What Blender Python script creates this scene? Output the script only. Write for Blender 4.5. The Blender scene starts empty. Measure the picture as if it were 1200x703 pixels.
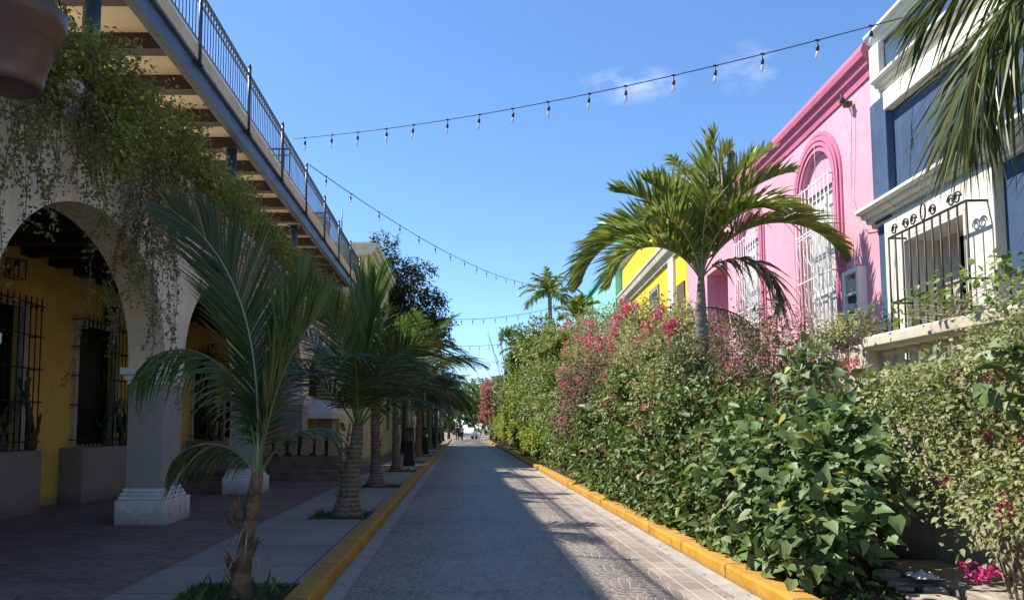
import bpy, math, random
import numpy as np
from mathutils import Vector, Matrix
from mathutils.geometry import tessellate_polygon
random.seed(7)
R = math.radians
SC = bpy.context.scene
COL = SC.collection
PI = math.pi

# ------------------------------------------------------------------ materials
def nt(name):
    m = bpy.data.materials.new(name); m.use_nodes = True
    t = m.node_tree; t.nodes.clear()
    out = t.nodes.new('ShaderNodeOutputMaterial')
    return m, t, out
class X:
    """tiny expression helper for math nodes"""
    def __init__(s, t, sock): s.t = t; s.s = sock
    def op(s, o, b=None, c=None):
        n = s.t.nodes.new('ShaderNodeMath'); n.operation = o
        for i, v in enumerate((s, b, c)):
            if v is None: continue
            if isinstance(v, X): s.t.links.new(v.s, n.inputs[i])
            else: n.inputs[i].default_value = v
        return X(s.t, n.outputs[0])
    def __add__(s, b): return s.op('ADD', b)
    def __sub__(s, b): return s.op('SUBTRACT', b)
    def __mul__(s, b): return s.op('MULTIPLY', b)
    def __truediv__(s, b): return s.op('DIVIDE', b)
    def floor(s): return s.op('FLOOR')
    def frac(s): return s.op('FRACT')
    def abs(s): return s.op('ABSOLUTE')
    def lt(s, b): return s.op('LESS_THAN', b)
    def gt(s, b): return s.op('GREATER_THAN', b)
def noise(t, vec, scale, detail=4, rough=0.55, w=None):
    n = t.nodes.new('ShaderNodeTexNoise'); n.inputs['Scale'].default_value = scale
    n.inputs['Detail'].default_value = detail; n.inputs['Roughness'].default_value = rough
    if vec is not None: t.links.new(vec, n.inputs['Vector'])
    return X(t, n.outputs['Fac'])
def ramp(t, fac, stops):
    n = t.nodes.new('ShaderNodeValToRGB'); e = n.color_ramp.elements
    while len(e) > 1: e.remove(e[-1])
    e[0].position = stops[0][0]; e[0].color = (*stops[0][1], 1)
    for p, c in stops[1:]:
        k = e.new(p); k.color = (*c, 1)
    t.links.new(fac.s, n.inputs[0]); return n.outputs[0]
def mixc(t, fac, a, b, mode='MIX'):
    n = t.nodes.new('ShaderNodeMix'); n.data_type = 'RGBA'; n.blend_type = mode
    if isinstance(fac, X): t.links.new(fac.s, n.inputs[0])
    else: n.inputs[0].default_value = fac
    for i, v in ((6, a), (7, b)):
        if isinstance(v, tuple): n.inputs[i].default_value = (*v, 1)
        else: t.links.new(v, n.inputs[i])
    return n.outputs[2]
def princ(t, out, col, rough=0.8, metal=0.0, spec=0.35, bump=None, bstr=0.3, bdist=0.01, trans=0.0):
    p = t.nodes.new('ShaderNodeBsdfPrincipled')
    if isinstance(col, tuple): p.inputs['Base Color'].default_value = (*col, 1)
    else: t.links.new(col, p.inputs['Base Color'])
    if isinstance(rough, X): t.links.new(rough.s, p.inputs['Roughness'])
    else: p.inputs['Roughness'].default_value = rough
    p.inputs['Metallic'].default_value = metal
    p.inputs['Specular IOR Level'].default_value = spec
    p.inputs['Transmission Weight'].default_value = trans
    if bump is not None:
        b = t.nodes.new('ShaderNodeBump'); b.inputs['Strength'].default_value = bstr
        b.inputs['Distance'].default_value = bdist
        t.links.new(bump.s, b.inputs['Height']); t.links.new(b.outputs[0], p.inputs['Normal'])
    t.links.new(p.outputs[0], out.inputs[0])
    return p
def coords(t, world=True):
    if world:
        g = t.nodes.new('ShaderNodeNewGeometry'); return g.outputs['Position']
    c = t.nodes.new('ShaderNodeTexCoord'); return c.outputs['Object']
def sc(c, k): return tuple(min(1, max(0, v*k)) for v in c)
def plaster(name, c, stain=0.25, rough=0.85, bump=0.35, scale=1.0, dirt=(0.16, 0.13, 0.10)):
    m, t, out = nt(name); P = coords(t)
    n1 = noise(t, P, 0.9*scale, 6, 0.65); n2 = noise(t, P, 45*scale, 3, 0.6)
    mp = t.nodes.new('ShaderNodeMapping'); mp.inputs['Scale'].default_value = (7, 7, 0.5)
    t.links.new(P, mp.inputs['Vector'])
    n3 = noise(t, mp.outputs[0], 1.0*scale, 5, 0.7)
    col = ramp(t, n1, [(0.3, sc(c, 0.80)), (0.7, sc(c, 1.08))])
    f = (n3 - 0.56)*stain*6
    f = f.op('MAXIMUM', 0.0).op('MINIMUM', stain)
    col = mixc(t, f, col, dirt)
    n4 = noise(t, P, 9*scale, 6, 0.7)
    vr = t.nodes.new('ShaderNodeTexVoronoi'); vr.feature = 'DISTANCE_TO_EDGE'; vr.inputs['Scale'].default_value = 0.9*scale
    wv = t.nodes.new('ShaderNodeVectorMath'); wv.operation = 'MULTIPLY_ADD'; t.links.new(n4.s, wv.inputs[0]); wv.inputs[1].default_value = (.35, .35, .35); t.links.new(P, wv.inputs[2])
    t.links.new(wv.outputs[0], vr.inputs['Vector'])
    crack = X(t, vr.outputs['Distance']).lt(0.006)*n1.gt(0.52)*0.45
    col = mixc(t, crack, col, sc(dirt, .6))
    spz = t.nodes.new('ShaderNodeSeparateXYZ'); t.links.new(P, spz.inputs[0])
    gr = ((X(t, spz.outputs[2])*-2.6 + 1.0)*1.0 + (n4 - 0.5)*1.6).op('MAXIMUM', 0.0).op('MINIMUM', 0.55)
    col = mixc(t, gr, col, (0.14, 0.115, 0.095))
    princ(t, out, col, rough, bump=n2*0.35 + n4*0.65, bstr=bump, bdist=0.012)
    return m
def plain(name, c, rough=0.5, metal=0.0, var=0.1, scale=6, spec=0.4, bump=0.15):
    m, t, out = nt(name); P = coords(t)
    n1 = noise(t, P, scale, 5, 0.65)
    col = ramp(t, n1, [(0.3, sc(c, 1-var)), (0.7, sc(c, 1+var))])
    n2 = noise(t, P, scale*5, 3)
    princ(t, out, col, n2*0.25 + (rough-0.12), metal, spec, bump=n2, bstr=bump, bdist=0.004)
    return m
def leafmat(name, cols, rough=0.42, trans=0.3, tcol=None, spec=0.45, rare=0):
    m, t, out = nt(name)
    g = t.nodes.new('ShaderNodeNewGeometry')
    r = X(t, g.outputs['Random Per Island'])
    n = len(cols)
    if rare: col = ramp(t, r, [(i/(n-2)*(1-rare-.01), c) for i, c in enumerate(cols[:-1])] + [(1-rare, cols[-1])])
    else: col = ramp(t, r, [(i/(n-1), c) for i, c in enumerate(cols)])
    nz = noise(t, g.outputs['Position'], 1.3, 3)
    col = mixc(t, 0.55, col, ramp(t, nz, [(0.35, (0.32, 0.32, 0.32)), (0.65, (0.68, 0.68, 0.68))]), 'OVERLAY')
    p = princ(t, out, col, rough, spec=spec)
    tr = t.nodes.new('ShaderNodeBsdfTranslucent')
    tc = mixc(t, 1.0, col, tcol or (1.0, 1.0, 0.45), 'MULTIPLY')
    br = t.nodes.new('ShaderNodeBrightContrast'); br.inputs[1].default_value = 0.02
    t.links.new(tc, br.inputs[0]); t.links.new(br.outputs[0], tr.inputs[0])
    mx = t.nodes.new('ShaderNodeMixShader'); mx.inputs[0].default_value = trans
    t.links.new(p.outputs[0], mx.inputs[1]); t.links.new(tr.outputs[0], mx.inputs[2])
    t.links.new(mx.outputs[0], out.inputs[0])
    return m
def bark(name, c1, c2, ring=14, sc_=1.0):
    m, t, out = nt(name); P = coords(t, False)
    sx = t.nodes.new('ShaderNodeSeparateXYZ'); t.links.new(P, sx.inputs[0])
    nz = noise(t, P, 14*sc_, 5, 0.7)
    z = X(t, sx.outputs[2])
    w = (z*ring + nz*1.6).frac()
    col = ramp(t, w*0.5 + nz*0.6, [(0.2, c1), (0.75, c2)])
    princ(t, out, col, 0.9, bump=w*0.6 + nz, bstr=0.9, bdist=0.02)
    return m

M = {}
M['wall_white'] = plaster('arcade_plaster', (0.86, 0.71, 0.50), 0.3)
M['pillar_grey'] = plaster('pillar_grey', (0.38, 0.335, 0.31), 0.25)
M['base_white'] = plaster('pillar_base_white', (0.78, 0.77, 0.74), 0.35)
M['yellow_wall'] = plaster('yellow_ochre_plaster', (0.70, 0.50, 0.11), 0.15)
M['grey_block'] = plaster('grey_block', (0.28, 0.25, 0.22), 0.3)
M['ceil'] = plaster('deck_soffit', (0.66, 0.55, 0.40), 0.2)
M['joist'] = plain('dark_joist', (0.035, 0.018, 0.015), 0.6)
M['steel'] = plain('painted_steel', (0.035, 0.045, 0.062), 0.42, 0.0, 0.25, 5, 0.5)
M['beam'] = plain('painted_beam', (0.085, 0.12, 0.17), 0.5, 0.0, 0.25, 3, 0.4)
M['fascia'] = plaster('fascia_cream', (0.70, 0.52, 0.30), 0.35)
M['iron'] = plain('black_iron', (0.015, 0.015, 0.017), 0.5)
M['whitepaint'] = plain('white_paint', (0.78, 0.77, 0.74), 0.5, var=0.06)
M['frame_white'] = plain('frame_white', (0.50, 0.46, 0.40), 0.6, var=0.12)
M['soil'] = plain('soil', (0.05, 0.037, 0.025), 0.95, var=0.5, scale=14, bump=1.0)
M['pink'] = plaster('pink_plaster', (0.76, 0.38, 0.47), 0.30, bump=1.0, dirt=(0.42, 0.22, 0.26))
M['dkpink'] = plaster('rose_trim', (0.56, 0.15, 0.24), 0.35, bump=0.6, dirt=(0.30, 0.12, 0.14))
M['rose'] = plaster('rose_moulding', (0.62, 0.21, 0.32), 0.3, bump=0.6, dirt=(0.30, 0.12, 0.14))
M['blue'] = plaster('blue_plaster', (0.048, 0.092, 0.175), 0.22, bump=0.7, dirt=(0.25, 0.28, 0.32))
M['cream'] = plaster('cream_trim', (0.80, 0.76, 0.64), 0.3, dirt=(0.35, 0.31, 0.25))
M['houseyellow'] = plaster('bright_yellow_plaster', (0.88, 0.62, 0.03), 0.08)
M['turq'] = plaster('turquoise_plaster', (0.26, 0.68, 0.62), 0.12)
M['turqdk'] = plaster('turquoise_trim', (0.10, 0.40, 0.38), 0.1)
M['beige'] = plaster('beige_plaster', (0.62, 0.56, 0.40), 0.35)
M['beigegrey'] = plaster('weathered_panel', (0.30, 0.28, 0.24), 0.8, dirt=(0.1, 0.09, 0.08))
M['paleyellow'] = plaster('pale_yellow_plaster', (0.62, 0.55, 0.36), 0.3)
M['coping'] = plaster('coping_stone', (0.60, 0.54, 0.43), 0.6, dirt=(0.2, 0.17, 0.13))
M['retwall'] = plaster('retaining_wall', (0.52, 0.46, 0.37), 0.7, bump=0.8, dirt=(0.12, 0.10, 0.08))
M['rock'] = plain('rock', (0.34, 0.29, 0.23), 0.9, var=0.4, scale=9, bump=0.9)
M['flag'] = plain('flagstone', (0.50, 0.32, 0.23), 0.8, var=0.35, scale=3, bump=0.5)
M['brownwall'] = plain('brown_plinth', (0.22, 0.15, 0.12), 0.8, var=0.3, scale=3)
M['pot'] = plain('brown_plastic_pot', (0.115, 0.075, 0.06), 0.40, var=0.12, scale=14)
M['canopy'] = plain('white_canvas', (0.8, 0.8, 0.78), 0.8, var=0.05)
M['glassdark'] = plain('dark_pane', (0.010, 0.010, 0.010), 0.35, var=0.3, scale=2, spec=0.2, bump=0.02)
M['paneg'] = plain('pale_pane', (0.50, 0.54, 0.52), 0.4, var=0.18, scale=1.5, spec=0.5, bump=0.05)
M['cable'] = plain('black_cable', (0.012, 0.012, 0.014), 0.6)
M['sofa'] = plain('mauve_cloth', (0.20, 0.15, 0.155), 0.95, var=0.2, scale=18)
M['socket'] = plain('black_socket', (0.012, 0.012, 0.012), 0.4)
M['stem'] = plain('woody_stem', (0.12, 0.085, 0.06), 0.9, var=0.35, scale=20, bump=0.6)
M['stempale'] = plain('pale_twig', (0.30, 0.24, 0.17), 0.9, var=0.3, scale=20)
M['palepole'] = plain('pale_pole', (0.48, 0.48, 0.48), 0.6)
M['carwhite'] = plain('car_paint', (0.75, 0.75, 0.76), 0.25, var=0.02)
M['skin'] = plain('skin', (0.32, 0.18, 0.12), 0.6)
M['clothdark'] = plain('dark_cloth', (0.03, 0.03, 0.04), 0.9)
M['clothlight'] = plain('light_cloth', (0.55, 0.5, 0.5), 0.9)
M['rachis'] = plain('rachis', (0.16, 0.19, 0.06), 0.5)
M['rachis_pale'] = plain('rachis_pale', (0.36, 0.36, 0.20), 0.5)
M['plastic'] = plain('clear_plastic', (0.7, 0.72, 0.74), 0.2, var=0.1)
def glass():
    m, t, out = nt('bulb_glass')
    p = t.nodes.new('ShaderNodeBsdfPrincipled'); p.inputs['Base Color'].default_value = (.92, .93, .95, 1); p.inputs['Roughness'].default_value = .08
    p.inputs['Transmission Weight'].default_value = .45; p.inputs['IOR'].default_value = 1.35
    tr = t.nodes.new('ShaderNodeBsdfTransparent'); mx = t.nodes.new('ShaderNodeMixShader'); mx.inputs[0].default_value = 0.35
    t.links.new(p.outputs[0], mx.inputs[1]); t.links.new(tr.outputs[0], mx.inputs[2]); t.links.new(mx.outputs[0], out.inputs[0])
    return m
M['bulb'] = glass()
# foliage
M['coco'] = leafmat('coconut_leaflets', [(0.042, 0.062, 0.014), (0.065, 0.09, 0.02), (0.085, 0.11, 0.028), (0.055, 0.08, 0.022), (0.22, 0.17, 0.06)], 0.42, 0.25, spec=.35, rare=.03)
M['coco_bright'] = leafmat('sunlit_coconut_leaflets', [(0.120, 0.204, 0.036), (0.156, 0.252, 0.048), (0.192, 0.288, 0.060)], 0.4, 0.45)  # brightest coconut copy, sunshine on the frond put into its colour
M['coco_lit'] = leafmat('lit_coconut_leaflets', [(0.078, 0.130, 0.033), (0.104, 0.182, 0.046), (0.156, 0.208, 0.065)], 0.4, 0.3)  # paler copy of the coconut leaflets, sunlight put into the colour
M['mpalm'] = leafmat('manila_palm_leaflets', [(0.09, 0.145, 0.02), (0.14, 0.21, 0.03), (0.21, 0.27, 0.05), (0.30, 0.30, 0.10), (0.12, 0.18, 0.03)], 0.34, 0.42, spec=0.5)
M['npalm'] = leafmat('backlit_palm_leaflets', [(0.035, 0.06, 0.012), (0.055, 0.09, 0.018), (0.09, 0.12, 0.03), (0.18, 0.18, 0.05), (0.05, 0.08, 0.015)], 0.34, 0.3, spec=0.5)  # darker manila palm leaflets, the backlit shade put into the colour
M['deadfrond'] = leafmat('drying_leaflets', [(0.17, 0.18, 0.10), (0.24, 0.22, 0.13), (0.14, 0.17, 0.07)], 0.5, 0.25)
M['bigleaf'] = leafmat('broad_leaves', [(0.08, 0.14, 0.04), (0.115, 0.19, 0.06), (0.19, 0.26, 0.11), (0.10, 0.17, 0.06), (0.15, 0.22, 0.07), (0.36, 0.34, 0.05)], 0.5, 0.22, spec=0.4, rare=.012)
M['hedge'] = leafmat('glossy_leaves', [(0.055, 0.09, 0.02), (0.085, 0.15, 0.03), (0.15, 0.22, 0.05), (0.09, 0.16, 0.045), (0.11, 0.19, 0.04), (0.26, 0.18, 0.08)], 0.48, 0.25, spec=0.4, rare=.07)
M['boug'] = leafmat('bougainvillea_leaves', [(0.165, 0.210, 0.075), (0.255, 0.300, 0.128), (0.330, 0.345, 0.165), (0.210, 0.285, 0.083), (0.300, 0.240, 0.150)], 0.55, 0.3)
M['bougdry'] = leafmat('dry_bougainvillea_leaves', [(0.10, 0.075, 0.045), (0.17, 0.12, 0.075), (0.11, 0.115, 0.05), (0.22, 0.15, 0.10), (0.13, 0.15, 0.05)], 0.75, 0.12, (1, 0.9, 0.6))
M['bracts_dry'] = leafmat('faded_bracts', [(0.38, 0.18, 0.15), (0.48, 0.22, 0.19), (0.34, 0.20, 0.14)], 0.7, 0.35, (1, 0.8, 0.7))
M['magenta'] = leafmat('magenta_bracts', [(0.52, 0.02, 0.17), (0.68, 0.035, 0.26), (0.62, 0.08, 0.25)], 0.6, 0.35, (1, 0.5, 0.8))
M['coral'] = leafmat('coral_bracts', [(0.66, 0.16, 0.20), (0.74, 0.30, 0.26), (0.62, 0.12, 0.20)], 0.6, 0.3, (1, 0.8, 0.8))
M['lime'] = leafmat('yellow_green_leaves', [(0.216, 0.284, 0.027), (0.297, 0.365, 0.041), (0.162, 0.257, 0.041), (0.378, 0.378, 0.041)], 0.45, 0.35)
M['green'] = leafmat('mid_green_leaves', [(0.105, 0.180, 0.038), (0.165, 0.255, 0.053), (0.240, 0.315, 0.090)], 0.45, 0.3)
M['darktree'] = leafmat('dark_tree_leaves', [(0.025, 0.045, 0.015), (0.04, 0.065, 0.02), (0.09, 0.12, 0.03)], 0.4, 0.2)
M['vine'] = leafmat('vine_leaves', [(0.17, 0.20, 0.05), (0.25, 0.28, 0.06), (0.33, 0.34, 0.08), (0.20, 0.17, 0.08), (0.60, 0.56, 0.10)], 0.5, 0.38, rare=.09)
M['vinedark'] = leafmat('hanging_vine_leaves', [(0.13, 0.14, 0.045), (0.19, 0.20, 0.06), (0.27, 0.26, 0.09), (0.17, 0.13, 0.07)], 0.5, 0.35)
M['grassm'] = leafmat('grass_blades', [(0.05, 0.10, 0.02), (0.09, 0.16, 0.03), (0.14, 0.17, 0.05)], 0.6, 0.3)
M['litter'] = leafmat('fallen_leaves', [(0.25, 0.19, 0.08), (0.16, 0.10, 0.05), (0.30, 0.26, 0.06)], 0.8, 0.1)
M['pinklitter'] = leafmat('fallen_bracts', [(0.5, 0.05, 0.15), (0.5, 0.2, 0.2)], 0.8, 0.1)
M['cactus'] = plain('cactus_skin', (0.05, 0.075, 0.035), 0.6)
M['bark_coco'] = bark('coconut_bark', (0.05, 0.034, 0.024), (0.33, 0.25, 0.18), 13)
M['bark_young'] = bark('young_palm_bark', (0.08, 0.045, 0.025), (0.27, 0.17, 0.09), 5)
M['bark_smooth'] = bark('grey_palm_bark', (0.16, 0.145, 0.125), (0.32, 0.29, 0.25), 9, 0.6)
M['bark_tree'] = bark('tree_bark', (0.05, 0.04, 0.03), (0.15, 0.12, 0.09), 3)

def road_mat():
    m, t, out = nt('fan_cobbles'); P = coords(t)
    sx = t.nodes.new('ShaderNodeSeparateXYZ'); t.links.new(P, sx.inputs[0])
    rr = 0.40
    wob = noise(t, P, 3.0, 2)
    x = X(t, sx.outputs[0])*(1/rr) + wob*0.08; y = X(t, sx.outputs[1])*(1/rr)
    def cand(off):
        row = (y.floor() + off)
        par = (row*0.5).frac()*2.0            # 0 or 1
        cx = ((x - par)*0.5 + 0.5).floor()*2.0 + par
        dx = x - cx; dy = y - row
        d = (dx*dx + dy*dy).op('SQRT')
        a = dy.op('ARCTAN2', dx)
        return d, a
    d1, a1 = cand(1.0); d0, a0 = cand(0.0)
    in0 = d0.lt(1.0)
    d = d0*in0 + d1*(in0*-1 + 1.0)
    a = a0*in0 + a1*(in0*-1 + 1.0)
    nr = 5.0
    ring = d*nr
    fr = ring.frac()
    gap1 = (fr - 0.5).abs()*2.0               # 1 at joints
    seg = (a*(1/PI))*(ring.floor()*2.2 + 3.0)
    gap2 = (seg.frac() - 0.5).abs()*2.0
    g = gap1.op('MAXIMUM', gap2)
    j = (g - 0.78)*5.0
    j = j.op('MAXIMUM', 0.0).op('MINIMUM', 1.0)
    comb = t.nodes.new('ShaderNodeCombineXYZ')
    t.links.new(ring.floor().s, comb.inputs[0]); t.links.new(seg.floor().s, comb.inputs[1]); t.links.new(y.floor().s, comb.inputs[2])
    wn = t.nodes.new('ShaderNodeTexWhiteNoise'); t.links.new(comb.outputs[0], wn.inputs[0])
    stone = ramp(t, X(t, wn.outputs[0]), [(0, (0.16, 0.128, 0.105)), (0.5, (0.225, 0.18, 0.15)), (1, (0.29, 0.225, 0.185))])
    big = noise(t, P, 0.45, 6, 0.7)
    stone = mixc(t, 0.8, stone, ramp(t, big, [(0.32, (0.27, 0.27, 0.28)), (0.68, (0.66, 0.65, 0.63))]), 'OVERLAY')
    col = mixc(t, j*0.9, stone, (0.50, 0.46, 0.40))
    fine = noise(t, P, 55, 4, 0.7)
    wear = noise(t, P, 7, 5, 0.7)
    col = mixc(t, 0.5, col, ramp(t, fine, [(0.3, (0.3, 0.3, 0.3)), (0.7, (0.7, 0.7, 0.7))]), 'OVERLAY')
    oil = noise(t, P, 1.1, 5, 0.6)
    col = mixc(t, ((oil - 0.60)*9).op('MAXIMUM', 0.0).op('MINIMUM', 0.45), col, (0.055, 0.048, 0.042))
    h = (j*-1 + 1.0)*0.8 + fine*0.35 + wear*0.5
    princ(t, out, col, wear*0.3 + 0.42, spec=0.45, bump=h, bstr=0.75, bdist=0.016)
    return m
M['road'] = road_mat()
def brick_mat(name, c1, c2, mortar, bw, bh, ms=0.012, rot=0.0, off=0.5, bstr=0.5, mottle=0.7, rough=0.8, scale=(1, 1, 1)):
    m, t, out = nt(name); P = coords(t)
    mp = t.nodes.new('ShaderNodeMapping'); mp.inputs['Rotation'].default_value = (0, 0, rot)
    mp.inputs['Scale'].default_value = scale
    t.links.new(P, mp.inputs['Vector'])
    b = t.nodes.new('ShaderNodeTexBrick'); b.offset = off
    b.inputs['Scale'].default_value = 1.0
    b.inputs['Color1'].default_value = (*c1, 1); b.inputs['Color2'].default_value = (*c2, 1); b.inputs['Mortar'].default_value = (*mortar, 1)
    b.inputs['Mortar Size'].default_value = ms; b.inputs['Mortar Smooth'].default_value = 0.3
    b.inputs['Brick Width'].default_value = bw; b.inputs['Row Height'].default_value = bh
    t.links.new(mp.outputs[0], b.inputs['Vector'])
    n1 = noise(t, P, 0.8, 6, 0.7); n2 = noise(t, P, 30, 4, 0.7)
    col = mixc(t, mottle, b.outputs[0], ramp(t, n1, [(0.3, (0.34, 0.34, 0.34)), (0.7, (0.64, 0.63, 0.62))]), 'OVERLAY')
    col = mixc(t, 0.4, col, ramp(t, n2, [(0.3, (0.3, 0.3, 0.3)), (0.7, (0.7, 0.7, 0.7))]), 'OVERLAY')
    h = X(t, b.outputs['Fac'])*-1.0 + n2*0.4 + n1*0.3
    princ(t, out, col, n1*0.3 + (rough-0.15), bump=h, bstr=bstr, bdist=0.012)
    return m
M['pavers'] = brick_mat('sidewalk_pavers', (0.185, 0.135, 0.112), (0.26, 0.195, 0.16), (0.10, 0.078, 0.065), 0.22, 0.11, 0.007, 0.0, 0.5, 0.9)
M['slabs'] = brick_mat('sidewalk_slabs', (0.27, 0.245, 0.21), (0.33, 0.295, 0.25), (0.10, 0.09, 0.075), 1.55, 1.3, 0.012, 0.0, 0.0, 0.5)
M['bands'] = brick_mat('brick_bands', (0.25, 0.195, 0.17), (0.33, 0.275, 0.24), (0.42, 0.39, 0.34), 0.36, 0.215, 0.014, PI/2, 0.0, 0.7)
M['concrete'] = plain('gutter_concrete', (0.34, 0.32, 0.29), 0.85, var=0.22, scale=3.5, bump=0.5)
def kerb_mat():
    m, t, out = nt('yellow_kerb_paint'); P = coords(t)
    n1 = noise(t, P, 1.6, 6, 0.7); n2 = noise(t, P, 22, 5, 0.75); n3 = noise(t, P, 60, 3)
    col = ramp(t, n1, [(0.3, (0.40, 0.185, 0.012)), (0.7, (0.64, 0.33, 0.018))])
    f = ((n2*0.75 + n1*0.25 - 0.53)*9).op('MAXIMUM', 0.0).op('MINIMUM', 0.75)
    col = mixc(t, f, col, (0.30, 0.22, 0.12))
    # joints every 1.6 m and a fine crack line
    sx = t.nodes.new('ShaderNodeSeparateXYZ'); t.links.new(P, sx.inputs[0])
    jj = ((X(t, sx.outputs[1])*(1/1.55) + n1*0.03).frac() - 0.5).abs().gt(0.489)
    col = mixc(t, jj, col, (0.07, 0.05, 0.03))
    g = t.nodes.new('ShaderNodeNewGeometry'); s2 = t.nodes.new('ShaderNodeSeparateXYZ'); t.links.new(g.outputs['Normal'], s2.inputs[0])
    up = X(t, s2.outputs[2]).gt(0.7)
    dust = ((n2*0.6 + n1*0.5) - 0.42)*1.9
    dust = dust.op('MAXIMUM', 0.0).op('MINIMUM', 0.55)*up
    col = mixc(t, dust, col, (0.30, 0.22, 0.11))
    low = ((X(t, sx.outputs[2])*-16.0 + 1.0) + (n2 - 0.5)*1.8).op('MAXIMUM', 0.0).op('MINIMUM', 0.6)
    col = mixc(t, low, col, (0.20, 0.15, 0.09))
    sm = noise(t, P, 4.5, 6, 0.75)
    col = mixc(t, ((sm - 0.52)*6).op('MAXIMUM', 0.0).op('MINIMUM', 0.5), col, (0.22, 0.13, 0.04))
    princ(t, out, col, 0.75, bump=n3*0.5 + n2 - jj, bstr=0.5, bdist=0.01)
    return m
M['kerb'] = kerb_mat()
M['ground'] = plain('dusty_ground', (0.26, 0.23, 0.19), 0.95, var=0.25, scale=0.8)

# ------------------------------------------------------------------ mesh helpers
def link(o, parent=None):
    COL.objects.link(o)
    if parent is not None: o.parent = parent
    return o
class MB:
    def __init__(s): s.v = []; s.f = []; s.sm = []
    def add(s, vs, fs, smooth=False):
        b = len(s.v); s.v += [tuple(p) for p in vs]; s.f += [tuple(b+i for i in f) for f in fs]; s.sm += [smooth]*len(fs)
    def box(s, x0, x1, y0, y1, z0, z1):
        s.add([(x0,y0,z0),(x1,y0,z0),(x1,y1,z0),(x0,y1,z0),(x0,y0,z1),(x1,y0,z1),(x1,y1,z1),(x0,y1,z1)],
              [(0,3,2,1),(4,5,6,7),(0,1,5,4),(1,2,6,5),(2,3,7,6),(3,0,4,7)]); return s
    def tube(s, pts, r, n=8, cap=True, smooth=True):
        pts = [Vector(p) for p in pts]; k = len(pts)
        rs = r if isinstance(r, (list, tuple)) else [r]*k
        vs = []; up0 = None
        for i, p in enumerate(pts):
            t = (pts[min(i+1, k-1)] - pts[max(i-1, 0)]).normalized()
            if up0 is None:
                up0 = Vector((0,0,1)) if abs(t.z) < 0.9 else Vector((1,0,0))
            a = t.cross(up0)
            if a.length < 1e-4: a = t.cross(Vector((0,1,0)))
            a.normalize(); b = a.cross(t).normalized(); up0 = b
            for j in range(n):
                an = 2*PI*j/n
                vs.append(p + (a*math.cos(an) + b*math.sin(an))*rs[i])
        fs = []
        for i in range(k-1):
            for j in range(n):
                fs.append((i*n+j, i*n+(j+1) % n, (i+1)*n+(j+1) % n, (i+1)*n+j))
        if cap: fs.append(tuple(range(n))[::-1]); fs.append(tuple((k-1)*n+j for j in range(n)))
        s.add(vs, fs, smooth); return s
    def lathe(s, prof, c=(0,0,0), n=20, smooth=True):
        vs = []; k = len(prof)
        for r, z in prof:
            for j in range(n):
                a = 2*PI*j/n; vs.append((c[0]+r*math.cos(a), c[1]+r*math.sin(a), c[2]+z))
        fs = []
        for i in range(k-1):
            for j in range(n): fs.append((i*n+j, i*n+(j+1) % n, (i+1)*n+(j+1) % n, (i+1)*n+j))
        if prof[0][0] > 1e-4: fs.append(tuple(range(n))[::-1])
        if prof[-1][0] > 1e-4: fs.append(tuple((k-1)*n+j for j in range(n)))
        s.add(vs, fs, smooth); return s
    def prism_y(s, prof, y0, y1):
        """profile of (x,z) points extruded along y"""
        k = len(prof); vs = [(x, y0, z) for x, z in prof] + [(x, y1, z) for x, z in prof]
        fs = [(i, (i+1) % k, k+(i+1) % k, k+i) for i in range(k)]
        tri = tessellate_polygon([[Vector((x, z, 0)) for x, z in prof]])
        for a, b, c in tri: fs.append((a, b, c)); fs.append((k+c, k+b, k+a))
        s.add(vs, fs); return s
    def sheet_x(s, loops, x0, x1):
        """polygon with holes in the (y,z) plane, thickness along x"""
        flat = [p for l in loops for p in l]; k = len(flat)
        tri = tessellate_polygon([[Vector((y, z, 0)) for y, z in l] for l in loops])
        vs = [(x0, y, z) for y, z in flat] + [(x1, y, z) for y, z in flat]; fs = []
        for a, b, c in tri: fs.append((a, b, c)); fs.append((k+c, k+b, k+a))
        o = 0
        for l in loops:
            n = len(l)
            for i in range(n): fs.append((o+i, o+(i+1) % n, k+o+(i+1) % n, k+o+i))
            o += n
        s.add(vs, fs); return s
    def build(s, name, mat, parent=None, bevel=0.0, loc=None):
        me = bpy.data.meshes.new(name); me.from_pydata(s.v, [], s.f); me.update()
        me.polygons.foreach_set('use_smooth', s.sm)
        import bmesh
        bm = bmesh.new(); bm.from_mesh(me); bmesh.ops.recalc_face_normals(bm, faces=bm.faces); bm.to_mesh(me); bm.free()
        me.materials.append(mat)
        o = link(bpy.data.objects.new(name, me), parent)
        if bevel:
            b = o.modifiers.new('bevel', 'BEVEL'); b.width = bevel; b.segments = 2; b.limit_method = 'ANGLE'
        if loc: o.location = loc
        return o
def tag(o, label=None, cat=None, group=None, kind=None):
    if label: o['label'] = label
    if cat: o['category'] = cat
    if group: o['group'] = group
    if kind: o['kind'] = kind
    return o
def thing(name, label, cat, loc=(0,0,0), rz=0.0, group=None):
    o = bpy.data.objects.new(name, None); o.empty_display_size = 0.2
    COL.objects.link(o); o.location = loc; o.rotation_euler = (0,0,rz)
    return tag(o, label, cat, group)
def struct(name, mb, mat): return tag(mb.build(name, mat), kind='structure')
def copy_tree(o, parent=None):
    c = o.copy(); COL.objects.link(c); c.parent = parent
    for ch in list(o.children): copy_tree(ch, c)
    return c
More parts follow.
